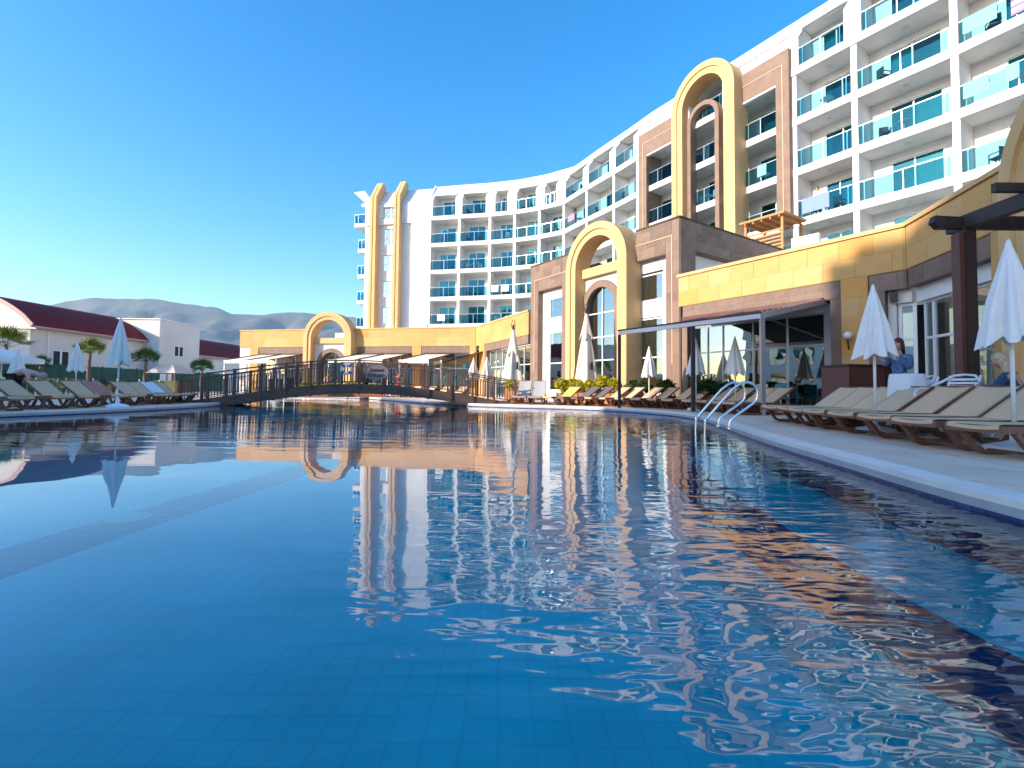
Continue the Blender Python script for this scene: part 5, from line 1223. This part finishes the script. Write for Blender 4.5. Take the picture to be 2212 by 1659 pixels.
def hand(B, E_, W_, wr, el):
    """palm and five fingers from wrist wr pointing away from elbow el"""
    i0 = len(B); d = (Vector(wr)-Vector(el)).normalized(); s = d.cross(Vector((0.2, .1, 1))).normalized()
    return d, s
def person(loc, rz, label, pose, cloth, hair, skin='skin', hairlen=.1, shirt=True, lower='black_cloth', longhair=False):
    t = thing('person', loc, rz, label, 'person')
    P = pose; J = P['J']; E_ = P['E']; body = list(J)
    names = {n: i for i, n in enumerate(P['N'])}
    # fingers
    edges = list(E_)
    for sd_ in ('L', 'R'):
        if 'wr'+sd_ in names:
            w = Vector(J[names['wr'+sd_]][:3]); e = Vector(J[names['el'+sd_]][:3]); d = (w-e).normalized(); s = d.cross(Vector((0, .3, 1))).normalized(); u = s.cross(d)
            pi = len(body); body.append((*(w+d*.05), (.030, .016))); edges.append((names['wr'+sd_], pi)); pk = len(body); body.append((*(w+d*.09), (.034, .014))); edges.append((pi, pk))
            for q, ln in enumerate((.062, .075, .07, .055)):
                a = len(body); off = s*(.026-.0175*q); body.append((*(w+d*.112+off), .0085)); edges.append((pk, a)); b = len(body); body.append((*(w+d*(.112+ln*.5)+off-u*.010), .008)); edges.append((a, b)); c = len(body); body.append((*(w+d*(.112+ln*.85)+off-u*.032), .0065)); edges.append((b, c))
            a = len(body); body.append((*(w+d*.055+s*.036-u*.01), .010)); edges.append((pi, a)); b = len(body); body.append((*(w+d*.09+s*.05-u*.024), .008)); edges.append((a, b))
    skin_mesh('body', body, edges, skin, t)
    hc = Vector(P['head']); fd = Vector(P['face']).normalized(); up = Vector(P.get('up', (0, 0, 1)))
    sd = fd.cross(up).normalized(); up = sd.cross(fd)
    # head with face
    h = MB(); n1, n2 = 20, 14; pts = []
    for j in range(n2+1):
        ph = math.pi*j/n2
        for k in range(n1):
            a = 2*math.pi*k/n1; x, y, z = math.sin(ph)*math.cos(a), math.sin(ph)*math.sin(a), math.cos(ph)
            fx = .095*x; sx_ = .074*y*(1-.22*max(0, -z)); uz = .118*z
            if x > .6: fx += .022*math.exp(-((y*.074)/.014)**2-((z+.12)/.18)**2); fx -= .007*math.exp(-((abs(y)-.38)/.16)**2-((z-.12)/.12)**2)
            if x > .5: fx += .006*math.exp(-((y)/.3)**2-((z+.52)/.08)**2)
            pts.append(tuple(hc+fd*fx+sd*sx_+up*uz))
    h.add(pts, [(j*n1+k, (j+1)*n1+k, (j+1)*n1+(k+1) % n1, j*n1+(k+1) % n1) for j in range(n2) for k in range(n1)]); h.build('head', skin, t, True)
    for q in (-1, 1):
        e = MB(); c = hc+fd*.083+sd*.03*q+up*.012; e.lathe([(.001, -.009), (.009, 0), (.001, .009)], 0, 0, 8); e.v = [v+c for v in e.v]; e.build('eye', 'hair_dark', t)
        e = MB(); c = hc+sd*.074*q-fd*.005; e.lathe([(.002, -.03), (.013, -.01), (.015, .015), (.004, .03)], 0, 0, 8); e.v = [v+c for v in e.v]; e.build('ear', skin, t)
    hr = MB(); pts = []
    for j in range(11):
        ph = math.pi*.62*j/10
        for k in range(20):
            a = 2*math.pi*k/20; back = max(0, -math.cos(a)); x, y, z = math.sin(ph)*math.cos(a), math.sin(ph)*math.sin(a), math.cos(ph)
            f = 1.10+.03*math.sin(7*a+j); ext = 0
            if j > 6 and math.cos(a) > .25: x *= .86; f = .97
            if longhair and j > 6 and math.cos(a) < .3: ext = -hairlen*(j-6)/4
            pts.append(tuple(hc+fd*(.098*x*f)+sd*(.080*y*f)+up*(.124*z*f+ext*1.0)))
    hr.add(pts, [(j*20+k, (j+1)*20+k, (j+1)*20+(k+1) % 20, j*20+(k+1) % 20) for j in range(10) for k in range(20)]); hr.build('hair', hair, t, True)
    for nm, idxs, ed, infl, m in P['clothes']:
        js = []
        for i in idxs:
            j = J[names[i]]; r_ = j[3] if isinstance(j[3], tuple) else (j[3], j[3]); js.append((*j[:3], (r_[0]+infl, r_[1]+infl)))
        lk = {a: b for b, a in enumerate(idxs)}; skin_mesh(nm, js, [(lk[a], lk[b]) for a, b in ed], m, t)
    return t
def mkpose(pts, head, face, clothes, up=(0, 0, 1)):
    N = list(pts); J = [pts[n] for n in N]; ix = {n: i for i, n in enumerate(N)}
    E_ = [('pel', 'spi'), ('spi', 'che'), ('che', 'nec'), ('nec', 'hd')]
    for s in 'LR': E_ += [('che', 'sh'+s), ('sh'+s, 'el'+s), ('el'+s, 'wr'+s), ('pel', 'hi'+s), ('hi'+s, 'kn'+s), ('kn'+s, 'an'+s), ('an'+s, 'to'+s)]
    return dict(J=J, N=N, E=[(ix[a], ix[b]) for a, b in E_], head=head, face=face, clothes=clothes, up=up)
TOP = (['pel', 'spi', 'che', 'shL', 'elL', 'wrL', 'shR', 'elR', 'wrR'], [('pel', 'spi'), ('spi', 'che'), ('che', 'shL'), ('shL', 'elL'), ('elL', 'wrL'), ('che', 'shR'), ('shR', 'elR'), ('elR', 'wrR')])
LEG = (['pel', 'hiL', 'knL', 'anL', 'hiR', 'knR', 'anR'], [('pel', 'hiL'), ('hiL', 'knL'), ('knL', 'anL'), ('pel', 'hiR'), ('hiR', 'knR'), ('knR', 'anR')])
SHO = (['pel', 'hiL', 'knL', 'hiR', 'knR'], [('pel', 'hiL'), ('hiL', 'knL'), ('pel', 'hiR'), ('hiR', 'knR')])
def stand(arms, lean=0):
    d = dict(pel=(0, 0, .92, (.13, .10)), spi=(0, 0, 1.10, (.115, .085)), che=(0, 0, 1.30, (.14, .095)), nec=(0, 0, 1.45, .05), hd=(0, 0, 1.53, .045))
    for s, q in (('L', 1), ('R', -1)):
        d.update({'hi'+s: (0, .085*q, .86, .085), 'kn'+s: (.01, .095*q, .47, .055), 'an'+s: (-.02, .10*q, .08, .038), 'to'+s: (.12, .11*q, .03, .03)})
        a = arms[s]; d.update({'sh'+s: (0, .165*q, 1.37, .055), 'el'+s: (*a[0], .042), 'wr'+s: (*a[1], .028)})
    return d
arms = dict(L=((.14, .20, 1.14), (.30, .08, 1.40)), R=((.15, -.2, 1.20), (.22, -.06, 1.52)))
pw = mkpose(stand(arms), (0.02, 0, 1.62), (1, -.3, -.1), [('denim_jacket', *TOP, .016, 'denim'), ('trousers', *LEG, .012, 'denim_dark')])
person((7.62, 9.5, DK), R(215), 'woman with red brown hair and denim jacket standing behind the umbrella', pw, None, 'hair_red', longhair=True, hairlen=.16)
# seated woman
st = dict(pel=(0, 0, .50, (.14, .11)), spi=(.0, 0, .68, (.12, .09)), che=(.05, 0, .90, (.15, .10)), nec=(.10, 0, 1.05, .05), hd=(.13, 0, 1.12, .045))
for s, q in (('L', 1), ('R', -1)): st.update({'hi'+s: (.08, .09*q, .50, .085), 'kn'+s: (.46, .11*q, .50, .058), 'an'+s: (.46, .11*q, .08, .038), 'to'+s: (.60, .12*q, .03, .03), 'sh'+s: (.06, .17*q, .97, .055), 'el'+s: (.18, .23*q, .76, .043), 'wr'+s: (.38, .12*q, .80, .028)})
ps = mkpose(st, (.16, 0, 1.21), (1, .1, -.25), [('blue_jacket', *TOP, .018, 'denim_dark'), ('trousers', *LEG, .012, 'black_cloth')])
person((7.75, 7.45, DK-.02), R(120), 'blonde woman in a dark blue jacket sitting right of the pergola post', ps, None, 'hair_blonde', longhair=True, hairlen=.14)
# bending man
bn = dict(pel=(0, 0, .90, (.14, .12)), spi=(.17, 0, 1.00, (.13, .10)), che=(.42, 0, .98, (.16, .11)), nec=(.56, 0, .92, .055), hd=(.62, 0, .90, .05))
for s, q in (('L', 1), ('R', -1)): bn.update({'hi'+s: (.0, .09*q, .84, .09), 'kn'+s: (.06, .11*q, .46, .058), 'an'+s: (-.03, .11*q, .08, .04), 'to'+s: (.12, .12*q, .03, .032), 'sh'+s: (.46, .18*q, .93, .058), 'el'+s: (.55, .22*q, .66, .045), 'wr'+s: (.66, .15*q, .46, .03)})
pb_ = mkpose(bn, (.70, 0, .86), (.6, 0, -.8), [('swim_trunks', *SHO, .014, 'black_cloth')], up=(.8, 0, .6))
o = person((-15.0, 14.6, DK), R(8), 'bare backed man in black trunks bending over a left lounger', pb_, None, 'hair_grey', skin='skin_pink'); o.scale = (1.05,)*3
arms2 = dict(L=((.10, .24, 1.12), (.28, .18, 1.05)), R=((.10, -.24, 1.12), (.28, -.18, 1.05)))
pq = mkpose(stand(arms2), (0.02, 0, 1.62), (1, 0, 0), [('white_top', *TOP, .014, 'white_cloth'), ('trousers', *LEG, .012, 'denim_dark')])
pbal = frames[11](frames[11].L*.33, .45, FZ[1]); person(pbal, math.atan2(-frames[11].n.y, -frames[11].n.x), 'person in a white top leaning at a second row balcony railing', pq, None, 'hair_red')
pr_ = mkpose(stand(arms2), (0.02, 0, 1.62), (1, 0, 0), [('red_top', *TOP, .014, 'red_cloth'), ('shorts', *SHO, .012, 'red_cloth')])
person((-10.3, 27.5, DK+.0) if False else (-7.3, 31.0, DK), R(-100), 'person in dark red clothes walking beyond the bridge', pr_, None, 'hair_dark')
pk_ = mkpose(stand(dict(L=((-.02, .25, 1.1), (.1, .22, .88)), R=((.02, -.25, 1.1), (.12, -.22, .88)))), (0.02, 0, 1.62), (1, 0, 0), [('swim_trunks', *SHO, .012, 'black_cloth')])
person((-12.6, 33.2, DK), R(-60), 'bare chested person standing near the far awnings', pk_, None, 'hair_dark', skin='skin_pink')
pv = mkpose(stand(arms2), (0.02, 0, 1.62), (1, 0, 0), [('pale_top', *TOP, .014, 'white_cloth'), ('shorts', *SHO, .012, 'blue_towel')])
# ------------------------------------------------------------------ unseen wing inferred from its shadow, added and stepped to shade pool and deck
hS = Vector((-.882, -.471, 0)); pS = Vector((.471, -.882, 0))
fo_ = Fr(tuple((hS*30+pS*(-36)).xy), tuple((hS*30+pS*30).xy))
ow = thing('shade_wing', fo_(33, 5, 0), 0, 'unseen white wing behind and left of the camera, added to cast the shade over pool and deck', 'building')
sg_ = -1 if fo_.n.dot(hS) < 0 else 1
def obld(mb, n, m): return mb.build(n, m, ow, root=ow)
for (a, b, z) in ((0, 6, 10.5), (6, 21.7, 14.6), (21.7, 27.8, 21.2), (27.8, 31, 23.2), (31.001, 41, 25)):
    m_ = MB(fo_); y0, y1 = sorted((0, 10*sg_)); m_.box(a, b-.002, y0, y1, 0, z); obld(m_, 'block', 'white_wall')
    k = 0; zz = 1.2
    w_ = MB(fo_)
    while zz+2.2 < z:
        x = a+.6
        while x+1.8 < b: w_.box(x, x+1.8, -.04, -.004, zz, zz+1.9) if sg_ > 0 else w_.box(x, x+1.8, .004, .04, zz, zz+1.9); x += 3.0
        zz += 3.1
    q_ = obld(w_, 'window', 'hall_glass'); q_['kind'] = 'stuff'
m_ = MB(fo_); y0, y1 = sorted((1*sg_, 9*sg_)); m_.box(27.0, 27.8, y0, y1, 22.55, 23.2); obld(m_, 'eave', 'white_wall')

# ------------------------------------------------------------------ haze
hm = bpy.data.materials.new('haze'); hm.use_nodes = True; n = hm.node_tree.nodes; n.clear(); MAT['haze'] = hm
o_h = n.new('ShaderNodeOutputMaterial'); v_h = n.new('ShaderNodeVolumePrincipled'); v_h.inputs['Color'].default_value = (.50, .72, 1, 1); v_h.inputs['Density'].default_value = 1.25e-4; v_h.inputs['Anisotropy'].default_value = .0
hm.node_tree.links.new(v_h.outputs[0], o_h.inputs['Volume'])
hz_ = MB().box(-4000, 4000, -4000, 4000, -2.2, 560).build('haze', 'haze'); hz_['kind'] = 'stuff'
